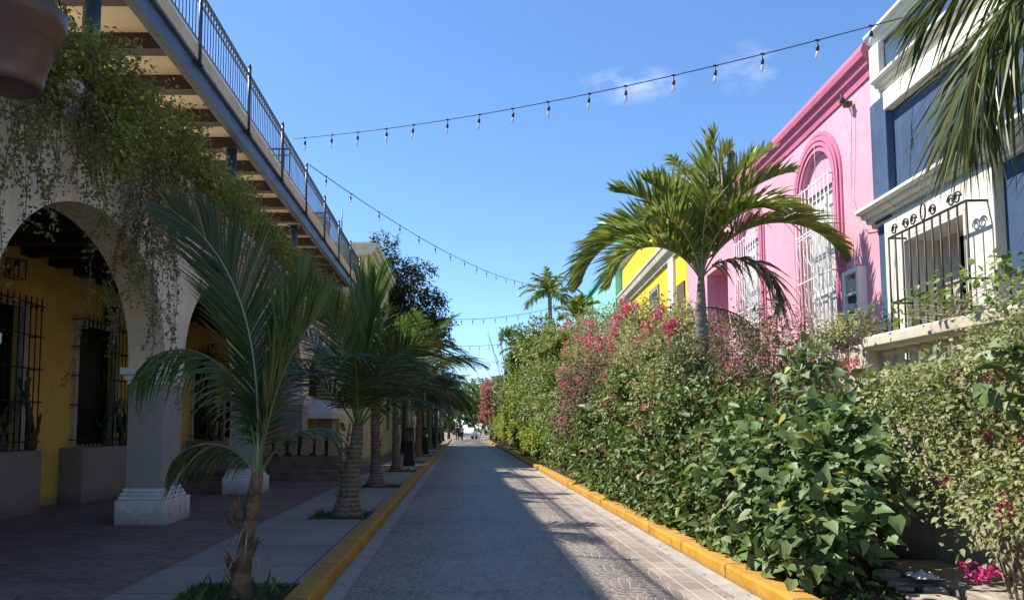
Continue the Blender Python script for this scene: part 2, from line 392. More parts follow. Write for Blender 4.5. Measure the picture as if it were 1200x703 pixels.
def np_mesh(name, V, F4, mat, parent=None, smooth=False):
    """V (n,3), F (m,k) numpy"""
    k = F4.shape[1]; me = bpy.data.meshes.new(name)
    me.vertices.add(len(V)); me.vertices.foreach_set('co', V.astype(np.float32).ravel())
    me.loops.add(F4.size); me.loops.foreach_set('vertex_index', F4.astype(np.int32).ravel())
    me.polygons.add(len(F4)); me.polygons.foreach_set('loop_start', np.arange(0, F4.size, k, dtype=np.int32))
    me.polygons.foreach_set('loop_total', np.full(len(F4), k, dtype=np.int32))
    me.update(calc_edges=True); me.validate()
    if smooth: me.polygons.foreach_set('use_smooth', [True]*len(F4))
    me.materials.append(mat)
    return link(bpy.data.objects.new(name, me), parent)
def nrm(a): return a/np.maximum(np.linalg.norm(a, axis=-1, keepdims=True), 1e-9)
TPL = {   # along, across, up
 'ovate': (np.array([(0,0,0),(.22,.40,.10),(.58,.34,.07),(1,0,-.14),(.58,-.34,.07),(.22,-.40,.10)]), np.array([(0,1,2,3),(0,3,4,5)])),
 'heart': (np.array([(0,0,0),(-.06,.34,.05),(.30,.52,.12),(.70,.26,.04),(1.05,0,-.16),(.70,-.26,.04),(.30,-.52,.12),(-.06,-.34,.05),(.36,0,.0)]),
           np.array([(0,1,2,8),(8,2,3,4),(8,4,5,6),(0,8,6,7)])),
 'lance': (np.array([(0,0,0),(.4,.5,.06),(1,0,-.1),(.4,-.5,.06)]), np.array([(0,1,2,3)])),
}
def leaves(name, P, D, N, L, W, mat, parent, tpl='ovate'):
    T, F = TPL[tpl]; D = nrm(D); S = nrm(np.cross(N, D)); N2 = np.cross(D, S)
    n = len(P); k = len(T)
    V = (P[:,None,:] + T[None,:,0,None]*L[:,None,None]*D[:,None,:] + T[None,:,1,None]*W[:,None,None]*S[:,None,:]
         + T[None,:,2,None]*L[:,None,None]*N2[:,None,:]).reshape(-1, 3)
    FF = (F[None] + (np.arange(n)*k)[:,None,None]).reshape(-1, F.shape[1])
    return np_mesh(name, V, FF, mat, parent, True)
def blob_leaves(rng, lobes, n, twig=0.22, per=9, fill=0.35, zmin=0.02, spread=0.09, up=0.5):
    """leaf positions grown on twigs that stick out of uneven lobes"""
    vol = np.array([(l[3]*l[4]+l[4]*l[5]+l[3]*l[5]) for l in lobes]); vol = vol/vol.sum()
    m = max(4, n//per)
    li = rng.choice(len(lobes), m, p=vol); Lb = np.array(lobes)[li]
    d = nrm(rng.normal(size=(m, 3))); d[:,2] = np.where(d[:,2] < -0.3, -d[:,2]*0.6, d[:,2]); d = nrm(d)
    ph = rng.uniform(0, 6.28, 6)
    lump = 1 + .13*np.sin(d[:,0]*5+ph[0]+li) + .13*np.sin(d[:,1]*6+ph[1]+li*2) + .12*np.sin(d[:,2]*7+ph[2])
    u = rng.random(m); rad = lump*(1 - fill*u**2.2)
    c = Lb[:,:3] + d*Lb[:,3:6]*rad[:,None]
    tw = nrm(d*1.0 + rng.normal(size=(m,3))*.45 + np.array([0,0,up*.6]))
    s = rng.random((m, per))
    P = c[:,None,:] + tw[:,None,:]*(s*twig)[:,:,None] + rng.normal(size=(m, per, 3))*spread*0.4
    off = nrm(rng.normal(size=(m, per, 3)))
    D = nrm(off*.75 + d[:,None,:]*.55 + tw[:,None,:]*.3 + np.array([0,0,-.45]))
    N = nrm(np.array([0,0,up+.3]) + d[:,None,:]*.7 + np.array([-.35,0,0]) + rng.normal(size=(m, per, 3))*.45)
    P = P.reshape(-1,3); D = D.reshape(-1,3); N = N.reshape(-1,3)
    ok = P[:,2] > zmin
    return P[ok], D[ok], N[ok], c, tw
def cluster_mesh(rng, r, n, L, mat, name='flower_cluster'):
    d = nrm(rng.normal(size=(n,3))); P = d*r*rng.random((n,1))**.4
    P[:,2] *= .8
    return leaves(name, P, nrm(d+rng.normal(size=(n,3))*.5), nrm(d+rng.normal(size=(n,3))*.6), np.full(n, L)*rng.uniform(.7,1.2,n), np.full(n, L*.9), mat, None, 'ovate')
_cl = {}
def cluster(kind, variant, parent, loc, s=1.0):
    key = (kind, variant)
    if key not in _cl:
        rng = np.random.default_rng(50+variant)
        if kind == 'magenta': o = cluster_mesh(rng, .10, 70, .038, M['magenta'])
        elif kind == 'coral': o = cluster_mesh(rng, .10, 60, .040, M['coral'])
        else: o = cluster_mesh(rng, .13, 50, .040, M['bracts_dry'])
        _cl[key] = o.data; COL.objects.unlink(o); bpy.data.objects.remove(o)
    o = bpy.data.objects.new('flower_cluster', _cl[key]); link(o, parent); o.location = loc
    o.rotation_euler = (random.uniform(-1,1), random.uniform(-1,1), random.uniform(0,6)); o.scale = (s,s,s)
    return o
def stems_for(mb, rng, base, tips, r0, n):
    b = Vector(base); idx = rng.choice(len(tips), min(n, len(tips)), replace=False)
    for i in idx:
        e = Vector(tips[i]); st = b + Vector((rng.normal()*.12, rng.normal()*.2, 0))
        mid = st.lerp(e, .5) + Vector((rng.normal()*.12, rng.normal()*.12, abs(e.z-b.z)*.18))
        pts = [st, st.lerp(mid, .6), mid, mid.lerp(e, .6), e]
        mb.tube(pts, [r0, r0*.8, r0*.6, r0*.4, r0*.2], 5, False)
def shrub(name, label, cat, base, lobes, n, L, W, mat, seed, group=None, tpl='ovate', twig=.22, per=9, fill=.35,
          nstem=14, r0=.014, flowers=(), spread=.09, up=.5, stem='stem', keep=None, extra=None):
    rng = np.random.default_rng(seed)
    t = thing(name, label, cat, base, 0, group)
    lb = [(l[0]-base[0], l[1]-base[1], l[2]-base[2], *l[3:]) for l in lobes]
    P, D, N, c, tw = blob_leaves(rng, lb, n, twig, per, fill, .02, spread, up)
    w = P + np.array(base)
    ok = (w[:,0] > 2.86 - .10*np.minimum(w[:,2], 1.2)) if base[0] > 0 else np.ones(len(w), bool)
    if keep is not None: ok &= keep(w)
    P, D, N = P[ok], D[ok], N[ok]
    s = np.clip(rng.lognormal(-.12, .34, len(P)), .3, 1.35 if tpl == 'heart' else 1.7)
    leaves('foliage', P, D, N, L*s, W*s, mat, t, tpl)
    if extra:
        P2, D2, N2, _, _ = blob_leaves(rng, lb, extra[0], twig, 14, .2, .02, spread, up)
        s2 = rng.uniform(.7, 1.2, len(P2))
        o = leaves('bracts', P2, D2, N2, extra[1]*s2, extra[1]*.9*s2, extra[2], t, 'ovate'); o['kind'] = 'stuff'
    mb = MB(); stems_for(mb, rng, (0,0,0), c + tw*twig*.6, r0, nstem); mb.build('stems', M[stem], t)
    for k, (kind, fx, fy, fz, fs) in enumerate(flowers):
        cluster(kind, k % 3, t, (fx-base[0], fy-base[1], fz-base[2]), fs)
    return t

# ------------------------------------------------------------------ palms
def frond_geo(az, elev, L, bend, nl=46, ll=.5, lw=.022, hang=.25, a0=68, a1=24, vee=.25, roll=0.0, seed=0, r0=.014,
              start=.16, power=1.3, jitter=.06, nseg=22, tipl=.35, sweep=0.0, vj=2.0):
    """one feather frond at the origin: leaflets (V,F) and rachis points"""
    rg = random.Random(seed)
    p = Vector((0,0,0)); pts = [p.copy()]; tans = []
    ds = L/nseg
    for i in range(nseg):
        t = (i+.5)/nseg; e = elev - bend*t**power; a = az + sweep*t*t
        d = Vector((math.cos(e)*math.cos(a), math.cos(e)*math.sin(a), math.sin(e)))
        tans.append(d); p = p + d*ds; pts.append(p.copy())
    tans.append(tans[-1])
    V = []; F = []
    def at(t):
        f = t*nseg; i = min(int(f), nseg-1); return pts[i].lerp(pts[i+1], f-i), tans[i].lerp(tans[i+1], f-i).normalized()
    for j in range(nl):
        t = start + (1-start)*(j+.5)/nl
        c, T = at(t)
        side0 = Vector((-math.sin(az+sweep*t*t), math.cos(az+sweep*t*t), 0)); nn = side0.cross(T)*-1
        if nn.z < 0 and abs(elev - bend) < 1.4: pass
        q = Matrix.Rotation(roll*(.4+.6*t), 3, T); side = q @ side0; up = (q @ T.cross(side0)).normalized()
        u = (t-start)/(1-start)
        prof = (.45 + .55*math.sin(min(1, u*1.9)*PI/2)) if u < .5 else (1 - (1-tipl)*((u-.5)/.5)**1.6)
        ang = R(a0 + (a1-a0)*u)
        for sgn in (-1, 1):
            l = ll*prof*(1+rg.uniform(-jitter, jitter)*2)
            aa = ang + rg.uniform(-jitter, jitter)*1.5
            v = vee + rg.uniform(-jitter, jitter)*vj
            d = (side*sgn*math.sin(aa)*math.cos(v) + T*math.cos(aa) - up*(-math.sin(v))).normalized()
            wv = T.cross(d).cross(d); 
            wv = (T - d*T.dot(d)).normalized()
            wv = (wv + up*rg.uniform(-.5, .5)).normalized()
            b = len(V); st = 5
            hg = hang*(1+rg.uniform(-.4, .4))
            for k in range(st):
                s_ = k/(st-1)
                w_ = lw*(.55, 1.0, .95, .62, .06)[k]*.5
                q_ = c + d*(l*s_) + Vector((0,0,-1))*(hg*l*s_*s_)
                # keep length about constant when hanging
                V.append(tuple(q_ - wv*w_)); V.append(tuple(q_ + wv*w_))
                if k: F.append((b+2*k-2, b+2*k-1, b+2*k+1, b+2*k))
    return np.array(V), np.array(F), pts
def frond(parent, loc, mat, rmat='rachis', r0=.014, **kw):
    V, F, pts = frond_geo(**kw)
    o = np_mesh('frond', V, F, mat, parent); o.location = loc
    mb = MB(); k = len(pts); mb.tube(pts, [r0*(1-.85*i/(k-1)) for i in range(k)], 5, False)
    rr = mb.build('rachis', M[rmat], o)
    return o
def trunk(parent, pts, rads, mat, ringstep=0.0, ringamp=0.0, n=14, seed=0, name='trunk'):
    rg = random.Random(seed); P = []; Rr = []
    pts = [Vector(p) for p in pts]; segs = len(pts)-1; tot = sum((pts[i+1]-pts[i]).length for i in range(segs))
    ns = max(12, int(tot/max(ringstep/2, .03))) if ringstep else 16
    for i in range(ns+1):
        f = i/ns*segs; a = min(int(f), segs-1); u = f-a
        P.append(pts[a].lerp(pts[a+1], u)); Rr.append((rads[a]*(1-u)+rads[a+1]*u)*(1+(ringamp if i % 2 else 0) + rg.uniform(-.3,.3)*ringamp))
    mb = MB(); mb.tube(P, Rr, n, True); o = mb.build(name, mat, parent)
    # rough the outline a little
    me = o.data
    for v in me.vertices:
        d = 1 + .05*math.sin(v.co.z*31 + v.co.x*90) * (1 if ringamp else .3)
        v.co.x = P[0].x + (v.co.x-P[0].x)*1.0 + rg.uniform(-1,1)*ringamp*.05*1; v.co.y += rg.uniform(-1,1)*ringamp*.05
    return o
def boots(parent, z0, z1, r, n, mat, seed=0, name='leaf_bases'):
    """old leaf bases and fibre scraps sticking out of a trunk"""
    rg = random.Random(seed); mb = MB()
    for i in range(n):
        a = rg.uniform(0, 2*PI); z = rg.uniform(z0, z1); w = rg.uniform(.02, .045); l = rg.uniform(.07, .16)
        c = Vector((math.cos(a)*r, math.sin(a)*r, z)); o = Vector((math.cos(a), math.sin(a), 0)); t = Vector((-o.y, o.x, 0))
        tip = c + o*l*rg.uniform(.3, .9) + Vector((0,0,l*rg.uniform(.3, 1.1)))
        vs = [c - t*w - Vector((0,0,.05)), c + t*w - Vector((0,0,.05)), tip + t*w*.35, tip - t*w*.35,
              c - t*w*.6 + o*.02, c + t*w*.6 + o*.02]
        mb.add(vs, [(0,1,2,3), (0,4,3), (1,5,2), (4,5,2,3), (0,1,5,4)])
    return mb.build(name, mat, parent)

# ------------------------------------------------------------------ setting: ground, road, kerbs
FAR = 92
g = MB(); g.box(-300, 300, -60, 900, -.4, -.03); struct('ground', g, M['ground'])
g = MB(); g.box(-1.07, 2.05, -6, FAR, -.02, 0.0); struct('road', g, M['road'])
g = MB(); g.box(2.05, 2.49, -6, FAR, -.02, .002); struct('road_brick_band', g, M['bands'])
g = MB(); g.box(-1.30, -1.075, -6, FAR, -.02, .003); struct('gutter_left', g, M['concrete'])
g = MB(); g.box(2.494, 2.72, -6, FAR, -.02, .003); struct('gutter_right', g, M['concrete'])
def kerb(name, xin, xout, h=.15):
    """kerb stones with slightly worn tops; xin faces the road"""
    rg = random.Random(3 if xin < 0 else 4); mb = MB(); s = 1 if xout > xin else -1
    ys = [-6]; 
    while ys[-1] < FAR: ys.append(ys[-1] + (.3 if ys[-1] < 30 else 1.5))
    prof = [(0, -.02), (0, h-.025), (s*.012, h-.006), (s*.03, h), (xout-xin, h), (xout-xin, -.02)]
    vs = []; k = len(prof)
    for y in ys:
        dx = rg.uniform(-.006, .006); dz = rg.uniform(-.005, .004)
        for i, (x, z) in enumerate(prof): vs.append((xin + x + (dx if i < 4 else 0), y, z + (dz if i in (1,2,3) else 0)))
    fs = []
    for i in range(len(ys)-1):
        for j in range(k-1): fs.append((i*k+j, (i+1)*k+j, (i+1)*k+j+1, i*k+j+1))
    fs.append(tuple(range(k))); fs.append(tuple((len(ys)-1)*k+j for j in range(k)))
    mb.add(vs, fs); struct(name, mb, M['kerb'])
kerb('kerb_left', -1.265, -1.46); kerb('kerb_right', 2.70, 2.93)
PALMY = [6.5, 12.2, 18.2, 24.4, 30.4, 36.4, 42.4, 48.4, 54.5, 60.5, 67, 74, 81]
pits = [(y-.55, y+.45) for y in PALMY]
# left pavement: concrete slabs with planting pits left open
g = MB(); prev = -6.0
g.box(-3.0, -2.42, -6, FAR, -.02, .12)
for a, b in pits:
    g.box(-2.416, -1.464, prev, a, -.02, .12); prev = b
g.box(-2.416, -1.464, prev, FAR, -.02, .12)
struct('pavement_slabs', g, M['slabs'])
g = MB(); g.box(-9, -3.004, -6, FAR, -.02, .118); struct('pavement_pavers', g, M['pavers'])
g = MB()
for a, b in pits: g.box(-2.416, -1.464, a, b, -.02, .09)
struct('tree_pit_soil', g, M['soil'])
g = MB(); g.box(2.934, 4.9, -2, FAR, -.02, .11); struct('planting_bed_soil', g, M['soil'])
g = MB(); g.box(5.2, 60, -6, FAR+8, -.02, 2.0); struct('upper_terrace', g, M['concrete'])

# grass tufts in the pits (uncountable)
rng = np.random.default_rng(5)
Ps = []
for (a, b), y in zip(pits, PALMY):
    if y > 60: continue
    n = int(900*min(1, 9/y)) if y > 7 else 650
    x = rng.uniform(-2.40, -1.48, n); yy = rng.uniform(a+.02, b-.02, n)
    edge = rng.random(n) < .6
    x = np.where(edge & (rng.random(n) < .5), -2.38+rng.random(n)**2*.3, x)
    Ps.append(np.stack([x, yy, np.full(n, .09)], 1))
Ps = np.concatenate(Ps); n = len(Ps)
D = nrm(np.stack([rng.normal(size=n)*.6, rng.normal(size=n)*.6, np.ones(n)], 1))
L = rng.gamma(2.0, .022, n)*np.where(Ps[:,1] > 10, 1.0, 1)+.015
o = leaves('pit_grass', Ps, D, nrm(rng.normal(size=(n,3))), L, np.full(n, .012)+L*.12, M['grassm'], None, 'lance')
tag(o, 'low green weeds growing in the square pits round the palm trunks', 'grass', kind='stuff')
n = 2600
yy = 3 + 42*rng.random(n)**1.6; x = 2.96 + rng.random(n)**1.3*.9
Ps = np.stack([x, yy, np.full(n, .11)], 1); D = nrm(np.stack([rng.normal(size=n)*.8, rng.normal(size=n)*.8, np.ones(n)*.7], 1))
s = rng.uniform(.03, .09, n)
o = leaves('bed_weeds', Ps, D, nrm(rng.normal(size=(n,3))+np.array([0,0,1])), s, s*.6, M['green'], None, 'ovate')
tag(o, 'small weeds covering the soil just behind the sunny yellow kerb', 'weeds', kind='stuff')
def scatter_litter(name, n, xr, yr, z, mat, label, s=(.015, .05)):
    x = rng.uniform(*xr, n); y = yr[0] + (yr[1]-yr[0])*rng.random(n)**1.5
    P = np.stack([x, y, np.full(n, z)], 1); D = nrm(np.stack([rng.normal(size=n), rng.normal(size=n), rng.normal(size=n)*.1], 1))
    L = rng.uniform(*s, n)
    tag(leaves(name, P, D, nrm(np.stack([rng.normal(size=n)*.3, rng.normal(size=n)*.3, np.ones(n)], 1)), L, L*.7, mat, None, 'ovate'), label, 'leaf litter', kind='stuff')
scatter_litter('leaf_litter', 260, (-6.8, -1.5), (5.5, 26), .13, M['litter'], 'dry leaves scattered over the shaded pavement')
scatter_litter('gutter_litter', 240, (2.35, 2.69), (5.5, 40), .012, M['litter'], 'brown leaf scraps lying in the sunny gutter', (.01, .035))
scatter_litter('fallen_petals', 60, (2.3, 2.69), (5.5, 30), .012, M['pinklitter'], 'pink petals lying in the sunny gutter', (.015, .04))
scatter_litter('kerb_litter', 90, (-1.26, -1.1), (5.5, 30), .012, M['litter'], 'dry leaf scraps along the shaded yellow kerb', (.01, .035))

# ------------------------------------------------------------------ left arcade building
ARC = thing('arcade_building', 'cream arched arcade with grey pillars, ochre inner wall and roof deck over it', 'building', (-4.5, 9, .12), R(.35))
def A(mb, name, mat, bevel=0.0, parent=None):
    o = mb.build(name, mat, parent or ARC, bevel)
    if parent is None: o.location = (4.5, -9, -.12)      # meshes below are written in street coordinates
    return o
PY = [1.5, 6.5, 11.5, 16.5, 21.5, 26.5]
Y0, Y1 = -1.0, 28.5
def arcade_outline(z0=2.44, z1=5.35, a=2.12, b=1.78):
    pts = [(Y0, z0)]
    for i in range(len(PY)-1):
        c = (PY[i]+PY[i+1])/2
        for k in range(25):
            th = PI - PI*k/24; pts.append((c + a*math.cos(th), z0 + b*math.sin(th)**.92 if 0 < k < 24 else z0))
    pts += [(Y1, z0), (Y1, z1), (Y0, z1)]
    return pts
mb = MB(); mb.sheet_x([arcade_outline()], -5.02, -4.47); A(mb, 'arch_wall', M['wall_white'])
# moulding and parapet
mb = MB(); mb.prism_y([(-4.47, 5.02), (-4.44, 5.02), (-4.42, 5.08), (-4.36, 5.12), (-4.34, 5.22), (-4.26, 5.26), (-4.24, 5.36), (-4.47, 5.36)], Y0, Y1)
A(mb, 'cornice', M['base_white'])
mb = MB(); mb.box(-4.95, -4.50, Y0, Y1, 5.352, 5.75); A(mb, 'parapet', M['wall_white'])
for y in PY:
    if y < 3: continue
    mb = MB(); mb.box(-5.01, -4.475, y-.375, y+.375, .62, 2.20); s_ = A(mb, 'pillar_shaft', M['pillar_grey'], .012)
    mb = MB(); mb.box(-5.11, -4.35, y-.50, y+.50, .10, .47); A(mb, 'pillar_plinth', M['base_white'], .015)
    mb = MB()
    for (e, z0, z1) in ((.075, .472, .53), (.055, .532, .58), (.03, .582, .64)):
        mb.box(-5.01-e, -4.475+e, y-.375-e, y+.375+e, z0, z1)
    A(mb, 'pillar_base_moulding', M['base_white'], .018)
    mb = MB()
    for (e, z0, z1) in ((.02, 2.19, 2.25), (.05, 2.252, 2.33), (.10, 2.332, 2.44)):
        mb.box(-5.01-e, -4.475+e, y-.375-e, y+.375+e, z0, z1)
    A(mb, 'pillar_capital', M['base_white'], .015)
# inner wall with window openings
WIN = [(7.75, 9.55), (11.0, 12.8), (14.5, 16.3), (17.35, 19.1), (20.95, 22.9), (23.8, 25.6)]
loops = [[(Y0, .1), (Y1, .1), (Y1, 4.75), (Y0, 4.75)]] + [[(a, 1.2), (a, 3.66), (b, 3.66), (b, 1.2)] for a, b in WIN]
mb = MB(); mb.sheet_x(loops, -7.9, -7.6); A(mb, 'inner_wall', M['yellow_wall'])
mb = MB(); mb.box(-7.6, -7.52, Y0, Y1, 4.40, 4.49); A(mb, 'wall_moulding', M['yellow_wall'])
for i, (a, b) in enumerate([(7.0, 12.7), (14.1, 19.45), (20.6, 26.0)]):
    mb = MB(); mb.box(-7.598, -7.14, a, b, .10, 1.16); A(mb, 'sill_block', M['grey_block'], .012)
for (a, b) in WIN:
    w = MB(); t_ = .085
    w.box(-7.63, -7.53, a-.03, a+t_, 1.165, 3.70); w.box(-7.63, -7.53, b-t_, b+.03, 1.165, 3.70); w.box(-7.63, -7.54, a+t_+.002, b-t_-.002, 3.60, 3.70)
    f = A(w, 'window', M['frame_white'], .006)
    pn = MB(); pn.box(-7.84, -7.80, a+.002, b-.002, 1.2, 3.66); pn.build('pane', M['glassdark'], f)
    gr = MB(); n = 12
    for k in range(n+1):
        y = a - .10 + (b-a+.2)*k/n
        gr.tube([(-7.36, y, 1.165), (-7.36, y, 3.78)], .011, 6)
        for z in (1.45, 1.98, 2.55, 3.12, 3.60): gr.lathe([(0, -.03), (.022, -.012), (.022, .012), (0, .03)], (-7.36, y, z), 6)
    for z in (1.30, 1.98, 2.55, 3.12, 3.66):
        gr.box(-7.368, -7.352, a-.22, b+.22, z-.012, z+.012)
        gr.box(-7.60, -7.369, a-.105, a-.095, z-.012, z+.012); gr.box(-7.60, -7.369, b+.095, b+.105, z-.012, z+.012)
    gr.build('iron_grille', M['iron'], f)
# ceiling beams + terrace slab + beams
mb = MB(); mb.box(-7.9, -5.022, Y0, Y1, 4.76, 5.0); A(mb, 'terrace_slab', M['ceil'])
for k in range(33):
    y = -.5 + k*.88
    if y > Y1 - .2: break
    mb = MB(); mb.box(-7.6, -5.024, y-.11, y+.11, 4.50, 4.757); A(mb, 'ceiling_beam', M['joist'])
mb = MB(); mb.box(-12.2, -12, Y0, Y1, 4.0, 6.0); A(mb, 'unseen_rear_parapet', M['paleyellow'])  # unseen, set low and far back so sun reaches the terrace
mb = MB(); mb.box(-12, -7.902, Y0, Y1, 4.78, 5.0); A(mb, 'unseen_bounce_floor', M['ceil'])  # unseen floor added to bounce sunlight up onto the deck soffit
mb = MB(); mb.box(-7.9, -4.6, Y1, Y1+.25, .1, 5.0); A(mb, 'end_wall', M['yellow_wall'])
# roof deck
DY0, DY1 = -1.0, 30.0
mb = MB(); mb.box(-6.8, -4.16, DY0, DY1, 7.24, 7.34); A(mb, 'deck_slab', M['ceil'])  # kept short at the back so sun falls on the terrace below
mb = MB(); mb.box(-4.155, -4.05, DY0, DY1, 7.18, 7.42); A(mb, 'deck_fascia', M['fascia'])
mb = MB(); mb.prism_y([(-4.20, 6.82), (-4.06, 6.82), (-4.06, 6.85), (-4.12, 6.86), (-4.12, 7.14), (-4.06, 7.15), (-4.06, 7.178), (-4.20, 7.178), (-4.20, 7.15), (-4.135, 7.14), (-4.135, 6.86), (-4.20, 6.85)], DY0, DY1)
A(mb, 'deck_beam', M['beam'])
k = 0
while True:
    y = 0.1 + k*1.29; k += 1
    if y > DY1-.3: break
    mb = MB(); mb.box(-6.75, -4.205, y-.11, y+.11, 7.0, 7.237); A(mb, 'deck_joist', M['joist'])
for k in range(6):
    y = 3.0 + 5.36*k
    if y > DY1: break
    mb = MB(); mb.tube([(-4.36, y, 5.36), (-4.36, y, 6.82)], .10, 14); mb.box(-4.5, -4.22, y-.14, y+.14, 6.79, 6.815); A(mb, 'deck_column', M['steel'])
# railing
rail = thing('deck_railing', 'dark steel balustrade with round-topped posts along the edge of the roof deck', 'railing', (-4.08, 9, 7.42), R(.35))
def RL(mb, name, mat=M['steel']): o = mb.build(name, mat, rail); o.location = (4.08, -9, -7.42); return o
mb = MB()
mb.box(-4.105, -4.055, DY0, DY1, 8.30, 8.335); RL(mb, 'handrail')
mb = MB(); mb.box(-4.095, -4.065, DY0, DY1, 8.13, 8.15); RL(mb, 'upper_rail')
mb = MB(); mb.box(-4.095, -4.065, DY0, DY1, 7.50, 7.525); RL(mb, 'lower_rail')
posts = []
for k in range(14):
    y = .3 + 2.68*k - .0
    if y > DY1+.1: break
    posts.append(y)
    mb = MB(); mb.tube([(-4.04, y, 7.12), (-4.04, y, 8.40)], .033, 8)
    mb.lathe([(.036, 0), (.045, .01), (.02, .03), (.032, .055), (.0, .085)], (-4.04, y, 8.40), 8); mb.box(-4.09, -3.99, y-.05, y+.05, 7.10, 7.125)
    RL(mb, 'post')
mb = MB(); y = DY0
while y < DY1:
    if y > 3:
        mb.tube([(-4.08, y, 7.51), (-4.08, y, 8.305)], .0085, 5, False)
        mb.lathe([(.0, -.035), (.022, 0), (.0, .035)], (-4.08, y, 8.225), 6)
    y += .134
RL(mb, 'balusters'); 
for o in list(rail.children):
    if o.name.startswith('balusters'): o['kind'] = 'stuff'
for yy in (17.6, 23.0):
    cr = thing('cross_railing', 'dark steel railing crossing the roof deck behind the third post' if yy < 20 else 'dark steel railing crossing the far end of the roof deck', 'railing', (-5.5, yy, 7.34), 0, 'railings across the roof deck')
    for (za, zb) in ((.95, .99), (.80, .82), (.12, .14)): mb = MB(); mb.box(-1.5, 1.3, -.02, .02, za, zb); mb.build('rail', M['steel'], cr)
    for k in range(22): mb = MB(); mb.tube([(-1.48+k*.132, 0, .13), (-1.48+k*.132, 0, .95)], .009, 5, False); mb.build('bar', M['steel'], cr)
    mb = MB(); mb.tube([(-1.5, 0, 0), (-1.5, 0, 1.02)], .03, 8); mb.build('post', M['steel'], cr)
rb = thing('rooftop_shed', 'small beige plastered shed on the roof deck seen through the railing', 'shed', (-5.9, 27.6, 7.34))
mb = MB(); mb.box(-.7, .7, -.8, .8, 0, 2.0); mb.build('wall', M['paleyellow'], rb, .01)
mb = MB(); mb.box(-.78, .78, -.88, .88, 2.002, 2.1); mb.build('roof', M['beige'], rb, .01)

# wall lanterns
def lantern(y, z, label):
    t = thing('wall_lantern', label, 'lantern', (-7.6, y, z), 0, 'box lanterns on the ochre wall')
    mb = MB(); h, w, d = .32, .20, .20
    mb.box(.001, .02, -.05, .05, .02, .28)
    for a in (.05, .05+d):
        for b in (-w/2, w/2): mb.box(a-.008, a+.008, b-.008, b+.008, 0, h)
    for z_ in (0, h-.014):
        mb.box(.05, .05+d, -w/2-.007, -w/2+.007, z_, z_+.014); mb.box(.05, .05+d, w/2-.007, w/2+.007, z_, z_+.014)
        mb.box(.043, .057, -w/2, w/2, z_, z_+.014); mb.box(.243, .257, -w/2, w/2, z_, z_+.014)
    mb.box(.02, .06, -.012, .012, .15, .17)
    mb.build('cage', M['iron'], t)
    mb = MB(); mb.lathe([(.0, .08), (.03, .09), (.035, .16), (.02, .22), (.0, .23)], (.15, 0, 0), 10); mb.build('bulb', M['paneg'], t)
    mb = MB(); mb.lathe([(.04, .22), (.04, .31), (.0, .312)], (.15, 0, 0), 10); mb.build('socket', M['iron'], t)
lantern(12.2, 4.02, 'black box lantern at the left edge above the nearest grilled window')
lantern(15.65, 3.78, 'black box lantern above the second grilled window beside the pillar')
lantern(22.0, 3.7, 'black box lantern further down above the third visible grilled window')

# cacti standing on the sill blocks
def cactus(y, label, seed, n=9):
    rg = random.Random(seed); t = thing('cactus', label, 'cactus', (-7.28, y, 1.16), 0, 'cacti on the window sills')
    mb = MB()
    mb.lathe([(.07, 0), (.10, .14), (.105, .15), (.09, .15), (.0, .14)], (0,0,0), 12); mb.build('pot', M['pot'], t)
    mb = MB()
    for i in range(n):
        p = Vector((rg.uniform(-.05, .05), rg.uniform(-.06, .06), .1)); d = Vector((rg.uniform(-.12, .15), rg.uniform(-.5, .5), 1)).normalized()
        for k in range(rg.randint(3, 6)):
            l = rg.uniform(.12, .24); q = p + d*l; w = rg.uniform(.02, .034)
            mb.tube([p, p.lerp(q, .3), p.lerp(q, .75), q], [w*.5, w, w*1.05, w*.45], 6)
            p = q; d = (d + Vector((rg.uniform(-.15, .15), rg.uniform(-.5, .5), rg.uniform(-.1, .3)))).normalized()
            d.x = max(-.15, min(.15, d.x))
    mb.build('stem_segments', M['cactus'], t)
cactus(12.55, 'tall jointed cactus in front of the nearest grilled window', 1, 8)
cactus(11.7, 'bushy jointed cactus behind the bars of the leftmost window', 2, 11)
cactus(15.2, 'jointed cactus in the near half of the second grilled window', 3, 11)
cactus(15.9, 'jointed cactus in the far half of the second grilled window', 6, 9)
cactus(21.6, 'dense dark cactus in the grilled window beyond the first pillar', 4, 14)
cactus(22.3, 'dark cactus at the far side of the window beyond the first pillar', 5, 10)

